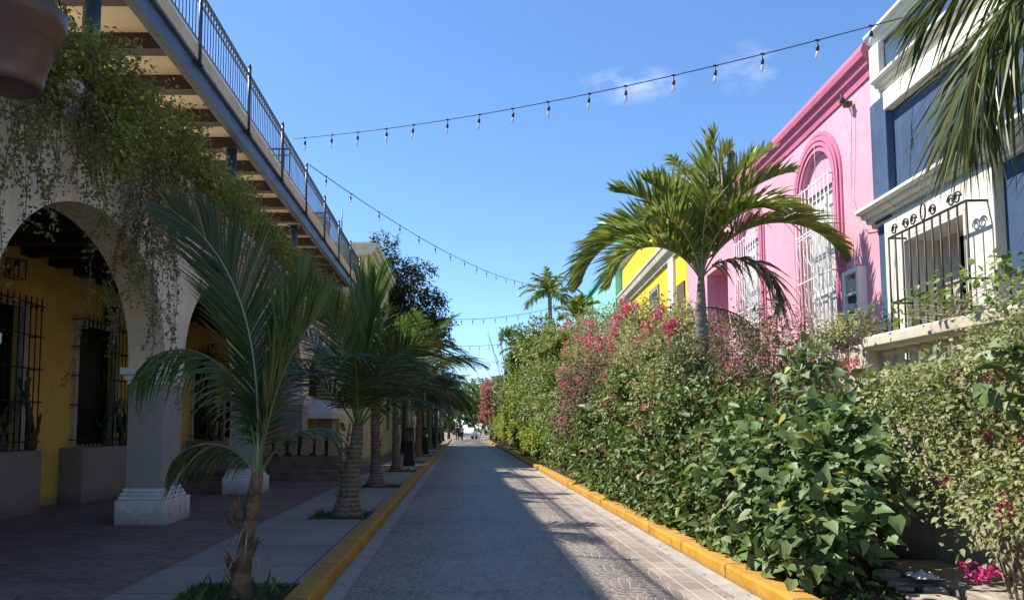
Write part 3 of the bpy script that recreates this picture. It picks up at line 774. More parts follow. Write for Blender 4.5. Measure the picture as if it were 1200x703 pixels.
# ------------------------------------------------------------------ vines on the arcade parapet
def vine(y0, y1, label, seed, strands, nl, side=-4.32, z0=5.5, z1=6.35, leafs=.062, mat='vine', long=(), low=0):
    rg = np.random.default_rng(seed); yc = (y0+y1)/2
    t = thing('climbing_vine', label, 'vine', (side, yc, 5.36), 0, 'vines trailing over the arcade parapet')
    k = max(3, int((y1-y0)/.5)); lobes = []
    for i in range(k):
        y = y0 + (y1-y0)*(i+.5)/k - yc
        lobes.append((rg.uniform(-.16, .10), y, rg.uniform(.0, .30), rg.uniform(.26, .38), .42, rg.uniform(.26, .50)))
    for i in range(low): lobes.append((rg.uniform(.0, .12), rg.uniform(y0, y1)-yc, rg.uniform(-.75, -.1), .16, .35, rg.uniform(.25, .45)))
    P, D, N, c, tw = blob_leaves(rg, lobes, nl, .30, 9, .5, -1.6, .12, .3)
    s = rg.uniform(.6, 1.3, len(P))
    leaves('foliage', P, D, N, leafs*s, leafs*.75*s, M[mat], t, 'ovate')
    # hanging strands
    SP, SD, SN = [], [], []; mb = MB()
    def strand(x, y, z, l, dens):
        p = np.array([x, y, z]); pts = [p.copy()]; nst = max(3, int(l/.10))
        dr = np.array([rg.normal()*.05, rg.normal()*.12, -1.0])
        for _ in range(nst):
            dr = dr + np.array([rg.normal()*.12, rg.normal()*.2, 0]); dr[0] *= .8; dr[1] *= .9; dr[2] = -1; q = nrm(dr)*.10
            p = p + q; pts.append(p.copy())
            for _ in range(rg.poisson(dens)):
                SP.append(p + rg.normal(size=3)*.035); d = nrm(rg.normal(size=3) + np.array([0,0,-.5])); SD.append(d); SN.append(nrm(rg.normal(size=3)+np.array([.5,0,.4])))
            if rg.random() < .10 and l > .6:
                b = p.copy(); e = b + np.array([rg.normal()*.08, rg.normal()*.25, -rg.uniform(.1, .35)])
                mb.tube([b, (b+e)/2+np.array([0,0,.03]), e], .003, 3, False)
                for _ in range(int(6*dens/3)):
                    f = rg.random(); SP.append(b+(e-b)*f + rg.normal(size=3)*.02); SD.append(nrm(rg.normal(size=3)+np.array([0,0,-.4]))); SN.append(nrm(rg.normal(size=3)+np.array([.5,0,.4])))
        mb.tube(pts[::2] if len(pts) > 6 else pts, .004, 4, False)
    for _ in range(strands):
        strand(rg.uniform(0.0, .14), rg.uniform(y0, y1)-yc, rg.uniform(-.15, .35), rg.gamma(2.2, .36), 5.0)
    for (y, l, dens) in long:
        for _ in range(3 if dens > 3 else 1): strand(.05+rg.random()*.08, y-yc+rg.normal()*.10, 0, l*rg.uniform(.75, 1.05), dens)
    if SP:
        SP, SD, SN = map(np.array, (SP, SD, SN)); s = rg.uniform(.55, 1.15, len(SP))
        leaves('hanging_foliage', SP, SD, SN, leafs*.9*s, leafs*.62*s, M['vinedark'], t, 'ovate')
    mb.build('stems', M['stem'], t)
    return t
vine(4.6, 6.9, 'yellow green vine beside the hanging pot, trailing in front of the nearest arch', 11, 44, 6500, leafs=.06, low=4, long=[(6.7, 1.1, 4)])
vine(6.7, 8.7, 'thick vine hanging over the crown of the nearest arch', 12, 56, 7000, leafs=.062, low=5, long=[(7.2, 1.9, 6), (7.6, 1.4, 6), (8.2, 1.3, 6), (7.0, 2.0, 6)])
vine(8.7, 10.6, 'vine with long dense strands hanging past the capital of the nearest pillar', 13, 34, 5800, leafs=.058, low=3, long=[(9.2, 1.9, 5), (9.45, 2.6, 6), (9.75, 3.3, 7), (9.85, 3.6, 6), (10.0, 3.0, 7), (10.3, 2.3, 6), (9.6, 2.0, 6)])
vine(10.6, 12.6, 'vine directly above the nearest pillar with short hanging strands', 14, 26, 5600, leafs=.058, low=2, long=[(10.65, 1.7, 5), (11.2, 1.2, 5), (11.0, 2.3, .8), (11.9, 1.9, .8)])
vine(12.6, 15.2, 'olive vine mass beneath the second steel deck column', 15, 26, 6000, leafs=.055, long=[(13.6, 1.8, 5), (14.4, 2.2, 5), (13.0, 1.7, 5)])
vine(15.2, 18.2, 'olive vine above the second pillar, seen behind the tall palm frond', 16, 30, 5600, leafs=.062, z1=6.6, long=[(16.4, 2.2, 5), (17.3, 1.9, 5)])
vine(18.2, 22.0, 'brownish vine hanging under the third steel deck column', 17, 34, 5600, leafs=.07, long=[(19.5, 2.0, 5), (21, 1.8, 5)])
vine(22.0, 28.0, 'farthest vine on the parapet, behind the second street palm', 18, 40, 6000, leafs=.085, long=[(23.5, 2.0, 5), (26, 1.8, 5)])

# ------------------------------------------------------------------ hanging pot on its lamp post
def lamp_post(loc, h, label, pale=True, head=True):
    t = thing('street_lamp', label, 'street lamp', loc, 0, 'lamp posts along the shaded kerb')
    mb = MB(); mb.box(-.22, .22, -.22, .22, 0, .16); mb.box(-.17, .17, -.17, .17, .162, .90)
    for a in (-.155, -.052, .052, .155):
        for b in (-.155, .155): mb.box(a-.018, a+.018, b-.018, b+.018, .902, 1.30)
    for a in (-.155, .155):
        for b in (-.052, .052): mb.box(a-.018, a+.018, b-.018, b+.018, .902, 1.30)
    mb.box(-.18, .18, -.18, .18, 1.302, 1.40); mb.build('pedestal', M['iron'], t, .006)
    mb = MB(); mb.tube([(0,0,1.0), (0,0,h)], [.055, .042], 12); mb.build('pole', M['palepole' if pale else 'iron'], t)
    if head:
        mb = MB(); mb.lathe([(.05, 0), (.06, .03), (.03, .06), (.10, .10), (.13, .42), (.17, .44), (.10, .54), (.03, .60), (.045, .64), (.0, .70)], (0,0,h), 8, False); mb.build('lantern', M['iron'], t)
    return t
t = lamp_post((-1.84, 1.55, .12), 3.9, 'pale lamp post just outside the frame that carries the hanging pot', head=True)
mb = MB(); mb.tube([(0, 0, 3.45), (.12, .45, 3.62), (.24, .90, 3.62), (.27, .98, 3.55)], .014, 8); mb.build('bracket_arm', M['iron'], t)
pot = thing('hanging_pot', 'dark brown plastic plant pot hanging at the upper left corner', 'plant pot', (-1.60, 2.53, 2.745))
pot.scale = (1, 1, .84)
mb = MB(); mb.lathe([(.0, .012), (.085, .012), (.09, 0), (.10, 0), (.107, .03), (.113, .075), (.116, .078), (.122, .12), (.125, .123), (.140, .20), (.153, .205), (.160, .262), (.170, .268), (.176, .335), (.168, .337), (.160, .30), (.0, .29)], (0,0,0), 48)
mb.build('pot_body', M['pot'], pot)
mb = MB(); mb.box(-.012, .012, -.1585, -.146, .16, .30); mb.build('pot_clip', M['iron'], pot)
mb = MB()
for k in range(3):
    a = 2*PI*k/3+.4; mb.tube([(.168*math.cos(a), .168*math.sin(a), .32), (0, 0, .93)], .0025, 5)
mb.tube([(0,0,.93), (0,0,.95)], .01, 6); mb.build('hanger_wires', M['iron'], pot)
mb = MB(); mb.lathe([(.0, .292), (.158, .292), (.12, .33), (.0, .345)], (0,0,0), 24); mb.build('potting_soil', M['soil'], pot)
for k, y in enumerate([27.6, 39.2, 51.0, 63.0, 75.0]):
    lamp_post((-1.98, y, .12), 3.4, ['first', 'second', 'third', 'fourth', 'fifth'][k] + ' lamp post down the kerb, black slotted pedestal under a pale pole')

# ------------------------------------------------------------------ street palms on the left
ordw = ['nearest', 'second', 'third', 'fourth', 'fifth', 'sixth', 'seventh', 'eighth', 'ninth', 'tenth', 'eleventh', 'twelfth', 'thirteenth']
# palm 1 : slim, leaning young coconut
p1 = thing('coconut_palm', 'nearest street palm, young with ragged thin trunk and one tall erect frond', 'palm', (-1.90, 6.45, .09), 0, 'young coconut palms along the left kerb')
trunk(p1, [(0,0,0), (.02,0,.25), (.05,.0,.55), (.10,.0,.86), (.13,0,1.05)], [.105, .07, .062, .058, .05], M['bark_young'], .05, .012, 14, 3)
boots(p1, .1, .85, .085, 26, M['bark_young'], 5)
rg = random.Random(9); mb = MB()
for k in range(9):
    a = rg.uniform(0, 6.28); z = rg.uniform(.35, .9); c = Vector((.06+math.cos(a)*.08, math.sin(a)*.08, z)); e = c + Vector((math.cos(a)*.12, math.sin(a)*.12, -rg.uniform(.1, .3)))
    mb.tube([c, c.lerp(e, .5)+Vector((0,0,.04)), e], [.012, .008, .002], 4)
mb.build('dead_fibres', M['stempale'], p1)
c1 = (.13, 0, .98)
F1 = [  # az, elev, L, bend, nl, ll, roll, mat
 dict(az=R(174), elev=R(90), L=2.68, bend=R(58), power=2.0, nl=108, ll=.88, roll=R(-62), hang=.10, a0=50, a1=18, vee=.18, mat='coco', lw=.022, jitter=.04),
 dict(az=R(172), elev=R(86), L=2.0, bend=R(140), nl=62, ll=.60, roll=R(-10), hang=.75, a0=60, a1=30, vee=-.2, mat='coco_lit', lw=.024, power=1.9),
 dict(az=R(-20), elev=R(86), L=1.85, bend=R(26), nl=64, ll=.72, roll=R(70), hang=.05, a0=42, a1=14, vee=.2, mat='coco_lit', lw=.024),
 dict(az=R(40), elev=R(84), L=1.8, bend=R(36), nl=64, ll=.7, roll=R(-50), hang=.08, a0=40, a1=16, vee=.2, mat='coco_lit', lw=.024),
 dict(az=R(195), elev=R(72), L=.9, bend=R(125), nl=28, ll=.42, roll=0, hang=.7, a0=60, a1=30, vee=-.2, mat='coco', lw=.024, power=1.2),
 dict(az=R(95), elev=R(74), L=1.9, bend=R(70), nl=42, ll=.6, roll=R(20), hang=.3, a0=58, a1=24, vee=.1, mat='coco', lw=.025),
 dict(az=R(-12), elev=R(70), L=.95, bend=R(90), nl=20, ll=.42, roll=0, hang=.6, a0=50, a1=24, vee=0, mat='coco', lw=.022),
]
for k, f in enumerate(F1):
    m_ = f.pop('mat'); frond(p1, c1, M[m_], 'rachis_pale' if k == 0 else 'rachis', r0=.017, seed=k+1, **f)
# palm 2
p2 = thing('coconut_palm', 'second street palm with ringed trunk and a bright sunlit upright frond', 'palm', (-1.88, 12.2, .09), 0, 'young coconut palms along the left kerb')
trunk(p2, [(0,0,0), (.02,0,.3), (.08,0,.75), (.14,0,1.15), (.17,0,1.5)], [.27, .17, .13, .105, .085], M['bark_coco'], .07, .06, 16, 4)
boots(p2, .7, 1.5, .115, 44, M['bark_coco'], 6); boots(p2, .15, .7, .15, 26, M['bark_coco'], 7)
c2 = (.16, 0, 1.4)
F2 = [
 dict(az=R(-10), elev=R(88), L=2.45, bend=R(10), nl=60, ll=1.15, roll=R(80), hang=.02, a0=30, a1=12, vee=.1, mat='coco_bright', lw=.06, r='rachis_pale', start=.28),
 dict(az=R(-38), elev=R(74), L=2.7, bend=R(96), nl=60, ll=.95, roll=R(-25), hang=.25, a0=62, a1=24, vee=.05, mat='coco', lw=.032),
 dict(az=R(205), elev=R(62), L=2.5, bend=R(92), nl=56, ll=.85, roll=R(25), hang=.25, a0=62, a1=26, vee=.05, mat='coco', lw=.032),
 dict(az=R(-85), elev=R(70), L=2.2, bend=R(86), nl=52, ll=.8, roll=R(10), hang=.3, a0=62, a1=26, vee=.05, mat='coco', lw=.03),
 dict(az=R(15), elev=R(66), L=2.5, bend=R(80), nl=52, ll=.85, roll=R(-10), hang=.3, a0=62, a1=26, vee=.05, mat='coco', lw=.03),
 dict(az=R(150), elev=R(76), L=2.7, bend=R(70), nl=52, ll=.9, roll=R(-10), hang=.2, a0=58, a1=24, vee=.1, mat='coco_lit', lw=.03),
 dict(az=R(85), elev=R(70), L=2.4, bend=R(90), nl=48, ll=.8, roll=R(0), hang=.3, a0=62, a1=26, vee=.05, mat='coco', lw=.03),
 dict(az=R(0), elev=R(55), L=1.8, bend=R(110), nl=40, ll=.6, roll=0, hang=.5, a0=62, a1=30, vee=0, mat='coco', lw=.03),
 dict(az=R(235), elev=R(82), L=2.6, bend=R(40), nl=48, ll=.8, roll=R(30), hang=.1, a0=50, a1=18, vee=.15, mat='coco_lit', lw=.03),
]
for k, f in enumerate(F2):
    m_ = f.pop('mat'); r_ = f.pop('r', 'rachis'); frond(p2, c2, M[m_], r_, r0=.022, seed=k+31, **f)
# further palms : three variants, copied
def coco_variant(seed, loc, label, h=1.7, nf=13, s=1.0, litmat=('coco', 'coco_lit', 'coco')):
    rg = random.Random(seed)
    t = thing('coconut_palm', label, 'palm', loc, 0, 'young coconut palms along the left kerb')
    lean = rg.uniform(-.1, .12)
    trunk(t, [(0,0,0), (lean*.1,0,.3), (lean*.5,0,.8), (lean,0,h)], [.25*s, .145*s, .11*s, .085*s], M['bark_coco'], .07, .05, 12, seed)
    boots(t, h*.3, h, .11, 40, M['bark_coco'], seed)
    for k in range(nf):
        az = 2*PI*k/nf*2.4 + rg.uniform(-.3, .3); up_ = k/nf
        el = R(44 + 40*up_ + rg.uniform(-6, 6))
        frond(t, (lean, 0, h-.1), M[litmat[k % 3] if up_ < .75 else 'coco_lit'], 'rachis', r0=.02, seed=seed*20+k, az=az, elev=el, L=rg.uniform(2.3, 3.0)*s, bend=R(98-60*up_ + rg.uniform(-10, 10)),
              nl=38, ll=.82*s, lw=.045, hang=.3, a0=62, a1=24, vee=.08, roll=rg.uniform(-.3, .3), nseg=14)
    return t
vA = coco_variant(3, (-2.10, 18.2, .09), 'third street palm with brown ringed trunk in its grass pit', 2.0, 15)
vB = coco_variant(8, (-2.15, 24.4, .09), 'fourth street palm standing just before the first black lamp pedestal', 2.2, 15)
for i, y in enumerate(PALMY[4:], 4):
    c = copy_tree(vA if i % 2 == 0 else vB)
    c.location = (-2.1 + random.uniform(-.08, .08), y, .09); c.rotation_euler.z = random.uniform(0, 6.28)
    s = random.uniform(1.1, 1.4); c.scale = (s, s, s*1.1)
    c['label'] = f'{ordw[i]} street palm counted from the camera along the left kerb'

# ------------------------------------------------------------------ background on the left
fb = thing('flagstone_wall', 'low wall faced with upright brown flagstones between the second and third palms', 'wall', (-5.2, 21.0, .12))
mb = MB(); mb.box(-1.3, 1.75, -.1, .22, 0, .62); mb.build('plinth', M['brownwall'], fb, .01)
mb = MB(); mb.box(-1.2, 1.7, .02, .10, .622, 1.15); mb.build('backing', M['iron'], fb)
rg = random.Random(2); mb = MB(); x = -1.25
while x < 1.6:
    w = rg.uniform(.22, .42); h0 = .62; h1 = rg.uniform(1.15, 1.65)
    pts = [(x+rg.uniform(0,.05), h0+rg.uniform(0,.1)), (x+w*rg.uniform(.4,.6), h0+.002), (x+w-rg.uniform(0,.06), h0+rg.uniform(0,.12)), (x+w-rg.uniform(-.02,.05), h1-rg.uniform(0,.2)), (x+w*rg.uniform(.4,.7), h1), (x+rg.uniform(0,.08), h1-rg.uniform(0,.25))]
    k = len(pts); vs = [(a, -.045, b) for a, b in pts] + [(a, .015, b) for a, b in pts]
    mb.add(vs, [tuple(range(k)), tuple(range(2*k-1, k-1, -1))] + [(i, (i+1) % k, k+(i+1) % k, k+i) for i in range(k)]); x += w+.03
mb.build('flagstones', M['flag'], fb, .008)
mb = MB(); mb.box(-2.0, 1.9, -1.1, -.15, 0, .12); mb.box(-2.0, 1.9, -.7, -.15, .122, .24); mb.build('steps', M['brownwall'], fb, .01)
um = thing('parasol', 'white canvas parasol behind the flagstone wall', 'parasol', (-5.35, 26.2, .12))
mb = MB(); mb.lathe([(1.25, 1.72), (1.28, 1.90), (.0, 2.55)], (0,0,0), 8, False); mb.build('canopy', M['canopy'], um)
mb = MB(); mb.tube([(0,0,0), (0,0,2.5)], .03, 8); mb.build('pole', M['palepole'], um)
# far left cream building
fbd = thing('corner_building', 'beige corniced building past the end of the roof deck, weathered side panel', 'building', (-3.9, 31, .12))
L0 = (3.9, -31, -.12)
def FB(mb, name, mat, bevel=0): o = mb.build(name, mat, fbd, bevel); o.location = L0; return o
mb = MB(); mb.box(-14, -3.9, 31, 63, .1, 8.75); FB(mb, 'wall', M['paleyellow'])
mb = MB(); mb.box(-14.1, -3.98, 30.97, 31.0, 4.5, 8.0); FB(mb, 'side_panel', M['beigegrey'])
mb = MB(); mb.prism_y([(-14.2, 8.75), (-3.84, 8.75), (-3.80, 8.86), (-3.68, 8.92), (-3.64, 9.06), (-3.55, 9.10), (-3.52, 9.25), (-14.2, 9.25)], 30.62, 63.3); FB(mb, 'cornice', M['beige'])
mb = MB(); mb.box(-14.1, -3.9, 30.95, 63, 9.252, 9.4); FB(mb, 'parapet', M['beige'])
for y in (34, 38.5, 43, 47.5, 52, 56.5):
    for z in (1.3, 5.2):
        mb = MB(); mb.box(-3.92, -3.86, y-.7, y+.7, z, z+2.0); f = FB(mb, 'window', M['frame_white'])
        mb = MB(); mb.box(-3.862, -3.845, y-.6, y+.6, z+.1, z+1.9); mb.build('pane', M['glassdark'], f)
mb = MB(); mb.tube([(-5.2, 31.4, 9.4), (-5.2, 31.4, 10.9)], .025, 6); FB(mb, 'antenna', M['steel'])
bb = thing('setback_block', 'yellowish building standing beyond the corner building on the left', 'building', (-6.8, 70, 0))
mb = MB(); mb.box(-12, 0, 0, 30, 0, 6.2); mb.build('wall', M['paleyellow'], bb)
mb = MB(); mb.box(-12.1, .15, -.15, 30.1, 6.202, 6.5); mb.build('cornice', M['beige'], bb)

def tree(name, label, base, h, crown, n, L, mat, seed, tr=.16, limbs=7):
    rg = np.random.default_rng(seed); t = thing(name, label, 'tree', base, 0)
    P, D, N, c, tw = blob_leaves(rg, crown, n, .5, 14, .55, .5, .3, .6)
    s = rg.uniform(.6, 1.3, len(P)); leaves('crown', P, D, N, L*s, L*.5*s, M[mat], t, 'ovate')
    mb = MB(); mb.tube([(0,0,0), (.06,.03,h*.3), (-.03,0,h*.6), (.04,.05,h)], [tr*1.3, tr, tr*.8, tr*.55], 10)
    for i in range(limbs):
        l = crown[i % len(crown)]; e = Vector(l[:3]) + Vector(tuple(rg.normal(size=3)*.2)); st = Vector((0,0,h*rg.uniform(.55, 1)))
        mb.tube([st, st.lerp(e, .5)+Vector((0,0,.2)), e], [tr*.5, tr*.3, tr*.1], 6)
    mb.build('trunk', M['bark_tree'], t)
    return t
tree('broadleaf_tree', 'dark broadleaf tree rising behind the street palms on the left', (-3.15, 40, .12), 7.2,
     [(-.9, 0, 8.6, 1.0, 1.0, 1.5), (-1.2, 0, 10.6, .5, .5, 1.2), (-.4, .2, 9.8, .5, .6, .8), (.6, 0, 8.4, .8, .9, .8), (1.0, .2, 9.9, .5, .45, .35), (.3, .2, 9.5, .6, .5, .35),
      (1.5, 0, 7.9, .7, .8, .5), (-.3, 0, 7.3, 1.3, 1.2, .9), (1.2, .5, 6.8, 1.0, 1.0, .8), (-1.3, 0, 7.4, .7, .8, 1.3)], 9000, .20, 'darktree', 61, .14, 12)
tree('broadleaf_tree', 'lower dark tree to the right of the broadleaf tree on the left side', (-2.8, 50, .12), 5.6,
     [(.0, 0, 6.4, 1.2, 1.2, 1.0), (1.1, 0, 7.6, .6, .6, .8), (.6, .4, 8.4, .45, .5, .4), (-.6, .3, 7.6, .9, .9, .7)], 5000, .22, 'darktree', 62)
tree('street_end_tree', 'pale green tree closing the street on the left of the gap', (-1.6, 88, 0), 4.0,
     [(0, 0, 5, 1.8, 1.6, 1.6), (.7, 0, 3.4, 1.6, 1.5, 1.3), (-.8, 0, 6.6, 1.2, 1.2, 1.0)], 5000, .30, 'lime', 63)
tree('street_end_tree', 'grey green tree at the very end of the street', (1.4, 104, 0), 4.5,
     [(0, 0, 5.5, 2.6, 2, 2.2), (-1.8, 0, 4.2, 1.8, 1.6, 1.6), (2.4, 0, 5, 2.2, 2, 2)], 6000, .34, 'green', 64)
tree('street_end_tree', 'dark tree trunked clump behind the parked car at the street end', (-.4, 118, 0), 4.0,
     [(0, 0, 4.6, 3.0, 2, 2.6), (3.2, 0, 5.2, 2.6, 2, 2.6), (-4, 0, 5, 3, 2, 3)], 6000, .4, 'darktree', 65)
shrub('street_end_shrub', 'dark bush left of the car at the street end', 'shrub', (-2.6, 96, 0), [(-2.6, 96, 1.2, 1.8, 1.2, 1.3), (-4.2, 97, 2.2, 2.2, 1.4, 2.0)], 3500, .26, .17, M['darktree'], 401, None, twig=.4, per=8, nstem=8, r0=.03, keep=lambda w: w[:,2] > .0)
shrub('street_end_shrub', 'green bush behind the car at the street end', 'shrub', (2.0, 100, 0), [(.4, 101, 2.3, 2.4, 1.2, 2.4), (3.6, 100, 2.6, 2.6, 1.4, 2.8), (-2.6, 101, 2.6, 2.6, 1.2, 2.8), (-6, 101, 3, 2.6, 1.2, 3), (8, 101, 3, 3.6, 1.2, 3)], 11000, .34, .22, M['green'], 402, None, twig=.4, per=8, nstem=8, r0=.03, keep=lambda w: w[:,2] > .0)
rng = np.random.default_rng(88); lb_ = [(x_, 150+5*math.sin(x_), 2.5+1.2*math.sin(x_*1.7), 4.5, 3, 4.2+1.5*math.sin(x_*.9)) for x_ in range(-48, 62, 5)]
P, D, N, c, tw = blob_leaves(rng, lb_, 26000, .8, 8, .3, .0, .4, .5); s_ = rng.uniform(.6, 1.2, len(P))
tag(leaves('distant_trees', P, D, N, .9*s_, .6*s_, M['green'], None, 'ovate'), 'distant belt of green trees beyond the end of the street', 'trees', kind='stuff')
# white car and two walkers at the far end
car = thing('parked_car', 'small white car crossing the far end of the street', 'car', (.9, 97.5, 0), R(80))
mb = MB(); prof = [(-2.1, .35), (-2.15, .8), (-1.7, .95), (-.9, 1.02), (-.4, 1.48), (1.0, 1.48), (1.55, 1.05), (2.05, .95), (2.1, .4)]
vs = [(x, -.8, z) for x, z in prof] + [(x, .8, z) for x, z in prof]; k = len(prof)
mb.add(vs, [tuple(range(k)), tuple(range(2*k-1, k-1, -1))] + [(i, (i+1) % k, k+(i+1) % k, k+i) for i in range(k)]); mb.build('body', M['carwhite'], car, .05)
mb = MB(); mb.add([(-.78, -.81, 1.04), (-.36, -.81, 1.42), (.94, -.81, 1.42), (1.36, -.81, 1.06)], [(0,1,2,3)]); mb.build('window', M['glassdark'], car)
for x in (-1.35, 1.3):
    w = MB(); w.tube([(x, -.83, .33), (x, -.62, .33)], .33, 16); ty = w.build('wheel', M['iron'], car); w = MB(); w.tube([(x, -.845, .33), (x, -.832, .33)], .18, 10); w.build('rim', M['palepole'], ty)

def person(loc, rz, label, top, leg, seed, stride=.18):
    t = thing('person', label, 'person', loc, rz)
    V = [(0,0,.95), (0,0,1.15), (0,0,1.38), (0,0,1.50), (0,.01,1.60), (0,.02,1.72),
         (.10,0,.92), (.11,stride*.6,.50), (.11,stride*.5-.05,.07), (.11,stride*.5+.12,.03),
         (-.10,0,.92), (-.11,-stride*.3,.50), (-.11,-stride,.10), (-.11,-stride+.14,.03),
         (.19,0,1.40), (.24,-.06,1.14), (.25,.03,.90), (.25,.06,.80), (-.19,0,1.40), (-.24,.04,1.14), (-.25,.10,.90), (-.25,.13,.80)]
    E = [(0,1),(1,2),(2,3),(3,4),(4,5),(0,6),(6,7),(7,8),(8,9),(0,10),(10,11),(11,12),(12,13),(2,14),(14,15),(15,16),(16,17),(2,18),(18,19),(19,20),(20,21)]
    rr = [.14,.125,.15,.055,.095,.085,.09,.06,.04,.035,.09,.06,.04,.035,.06,.042,.03,.028,.06,.042,.03,.028]
    me = bpy.data.meshes.new('body'); me.from_pydata(V, E, []); o = link(bpy.data.objects.new('body', me), t)
    o.modifiers.new('skin', 'SKIN')
    sv = me.skin_vertices[0].data
    for i, r in enumerate(rr): sv[i].radius = (r, r*.85); 
    sv[0].use_root = True
    o.modifiers.new('sub', 'SUBSURF').levels = 1; o.modifiers['sub'].render_levels = 1
    me.materials.append(M['skin'])
    mb = MB(); mb.lathe([(.17, .93), (.165, 1.1), (.20, 1.36), (.15, 1.47), (.07, 1.51)], (0,0,0), 14); mb.build('shirt', M[top], t)
    mb = MB()
    for (a, b, c) in (((.10,0,.96), (.11,stride*.6,.50), (.11,stride*.5-.05,.12)), ((-.10,0,.96), (-.11,-stride*.3,.50), (-.11,-stride,.15))): mb.tube([a, b, c], [.105, .08, .065], 10)
    mb.build('trousers', M[leg], t)
    mb = MB(); mb.lathe([(.0, 1.80), (.07, 1.78), (.10, 1.70), (.09, 1.62), (.0, 1.62)], (0,-.02,0), 12); mb.build('hair', M['iron'], t)
    return t
person((-.55, 84, 0), 0, 'person in dark clothes walking away at the far left end of the street', 'clothdark', 'clothdark', 1)
person((-.05, 86, 0), 0.3, 'person in a pale top walking on the road at the street end', 'clothlight', 'clothdark', 2, .14)

# ------------------------------------------------------------------ right side: retaining wall with balustrade
rw = thing('retaining_wall', 'stained cream retaining wall with a stone coping and balusters above the planting bed', 'wall', (4.9, 0, 0))
mb = MB(); mb.box(0, .32, -1, 90, -.02, 1.93); o = mb.build('wall', M['retwall'], rw)
mb = MB(); mb.prism_y([(-.05, 2.46), (-.09, 2.50), (-.09, 2.60), (-.05, 2.63), (.36, 2.63), (.40, 2.60), (.40, 2.50), (.36, 2.46)], 1.5, 8.85); mb.build('coping', M['coping'], rw, .01)
mb = MB(); mb.prism_y([(-.03, 2.38), (-.06, 2.42), (-.06, 2.48), (.38, 2.48), (.38, 2.42), (.33, 2.38)], 9.3, 36); mb.build('coping', M['coping'], rw, .01)
mb = MB(); mb.box(-.03, .35, 8.86, 9.28, 1.93, 2.56); mb.box(-.02, .34, 8.9, 9.24, 0, 1.928); mb.build('pier', M['retwall'], rw, .02)
mb = MB(); mb.box(.02, .30, 1.5, 8.85, 1.932, 1.99); mb.box(.02, .30, 9.3, 36, 1.932, 1.99); mb.build('bottom_rail', M['coping'], rw)
bprof = [(.07, 0), (.07, .04), (.045, .05), (.05, .07), (.085, .13), (.088, .18), (.062, .26), (.042, .33), (.05, .345), (.04, .36), (.052, .375), (.042, .39), (.055, .41), (.07, .43), (.07, .468)]
bm0 = None
y = 1.75
while y < 30:
    if bm0 is None:
        mb = MB(); mb.lathe(bprof, (0,0,0), 14); bm0 = mb.build('baluster', M['coping'], rw); bm0.location = (.16, y, 1.99)
    elif not (8.75 < y < 9.4) and y < 17:
        c = bm0.copy(); COL.objects.link(c); c.parent = rw; c.location = (.16, y, 1.99)
        if y > 9.3: c.scale = (1, 1, .83)
    y += .25
# rocky ledge and litter in front of the wall, bottom right
lg = thing('stone_ledge', 'broken pale stone ledge at the foot of the wall in the bottom right corner', 'ledge', (4.3, 6.5, .1))
rg = random.Random(4); mb = MB()
for i in range(26):
    cx, cy, s = rg.uniform(-.55, .5), rg.uniform(-1.1, .9), rg.uniform(.05, .16)
    vs = [(cx+s*math.cos(a+rg.uniform(-.2,.2))*rg.uniform(.8,1.2), cy+s*math.sin(a)*rg.uniform(.8,1.2), z) for z, s2 in ((0, 1), (s*rg.uniform(.3,.8), .8)) for a in [k*PI/3 for k in range(6)]]
    mb = MB(); mb.add(vs, [(5,4,3,2,1,0), (6,7,8,9,10,11)] + [(j, (j+1) % 6, 6+(j+1) % 6, 6+j) for j in range(6)]); mb.build('stone', M['rock'], lg, .01)
mb = MB(); mb.box(-.1, .58, -1.6, 1.2, 0, .10); mb.build('slab', M['retwall'], lg, .02)
pb = MB(); rg = random.Random(6); vs = []
nn = 9
for i in range(nn):
    for j in range(nn): vs.append((i*.03-.12 + rg.uniform(-.01,.01), j*.035-.14 + rg.uniform(-.01,.01), .012+abs(rg.gauss(0, .03))*(1 if 0 < i < nn-1 and 0 < j < nn-1 else .2)))
pb.add(vs, [(i*nn+j, (i+1)*nn+j, (i+1)*nn+j+1, i*nn+j+1) for i in range(nn-1) for j in range(nn-1)])
o = pb.build('plastic_bag', M['plastic']); o.location = (4.12, 6.72, .205); tag(o, 'crumpled clear plastic bag lying on the stone ledge', 'plastic bag')

# ------------------------------------------------------------------ houses on the terrace (facade frame: y along the street, -x toward it)
HA = R(-3.2)
def hpos(ly, lx=0, z=2.0):
    return (6.3 + lx*math.cos(HA) - ly*math.sin(HA), lx*math.sin(HA) + ly*math.cos(HA), z)
class House:
    def __init__(s, name, label, ly, rot=HA, x0=6.3):
        s.ly = ly; p = hpos(ly)
        s.t = thing(name, label, 'house', p, rot)
    def part(s, mb, name, mat, bevel=0, parent=None):
        o = mb.build(name, mat, parent or s.t, bevel)
        if parent is None: o.location = (0, -s.ly, -2.0)
        return o
def arch_loop(c, r, z0, zs, n=20):
    return [(c-r, z0)] + [(c + r*math.cos(PI - PI*k/n), zs + r*math.sin(PI*k/n)) for k in range(n+1)] + [(c+r, z0)]
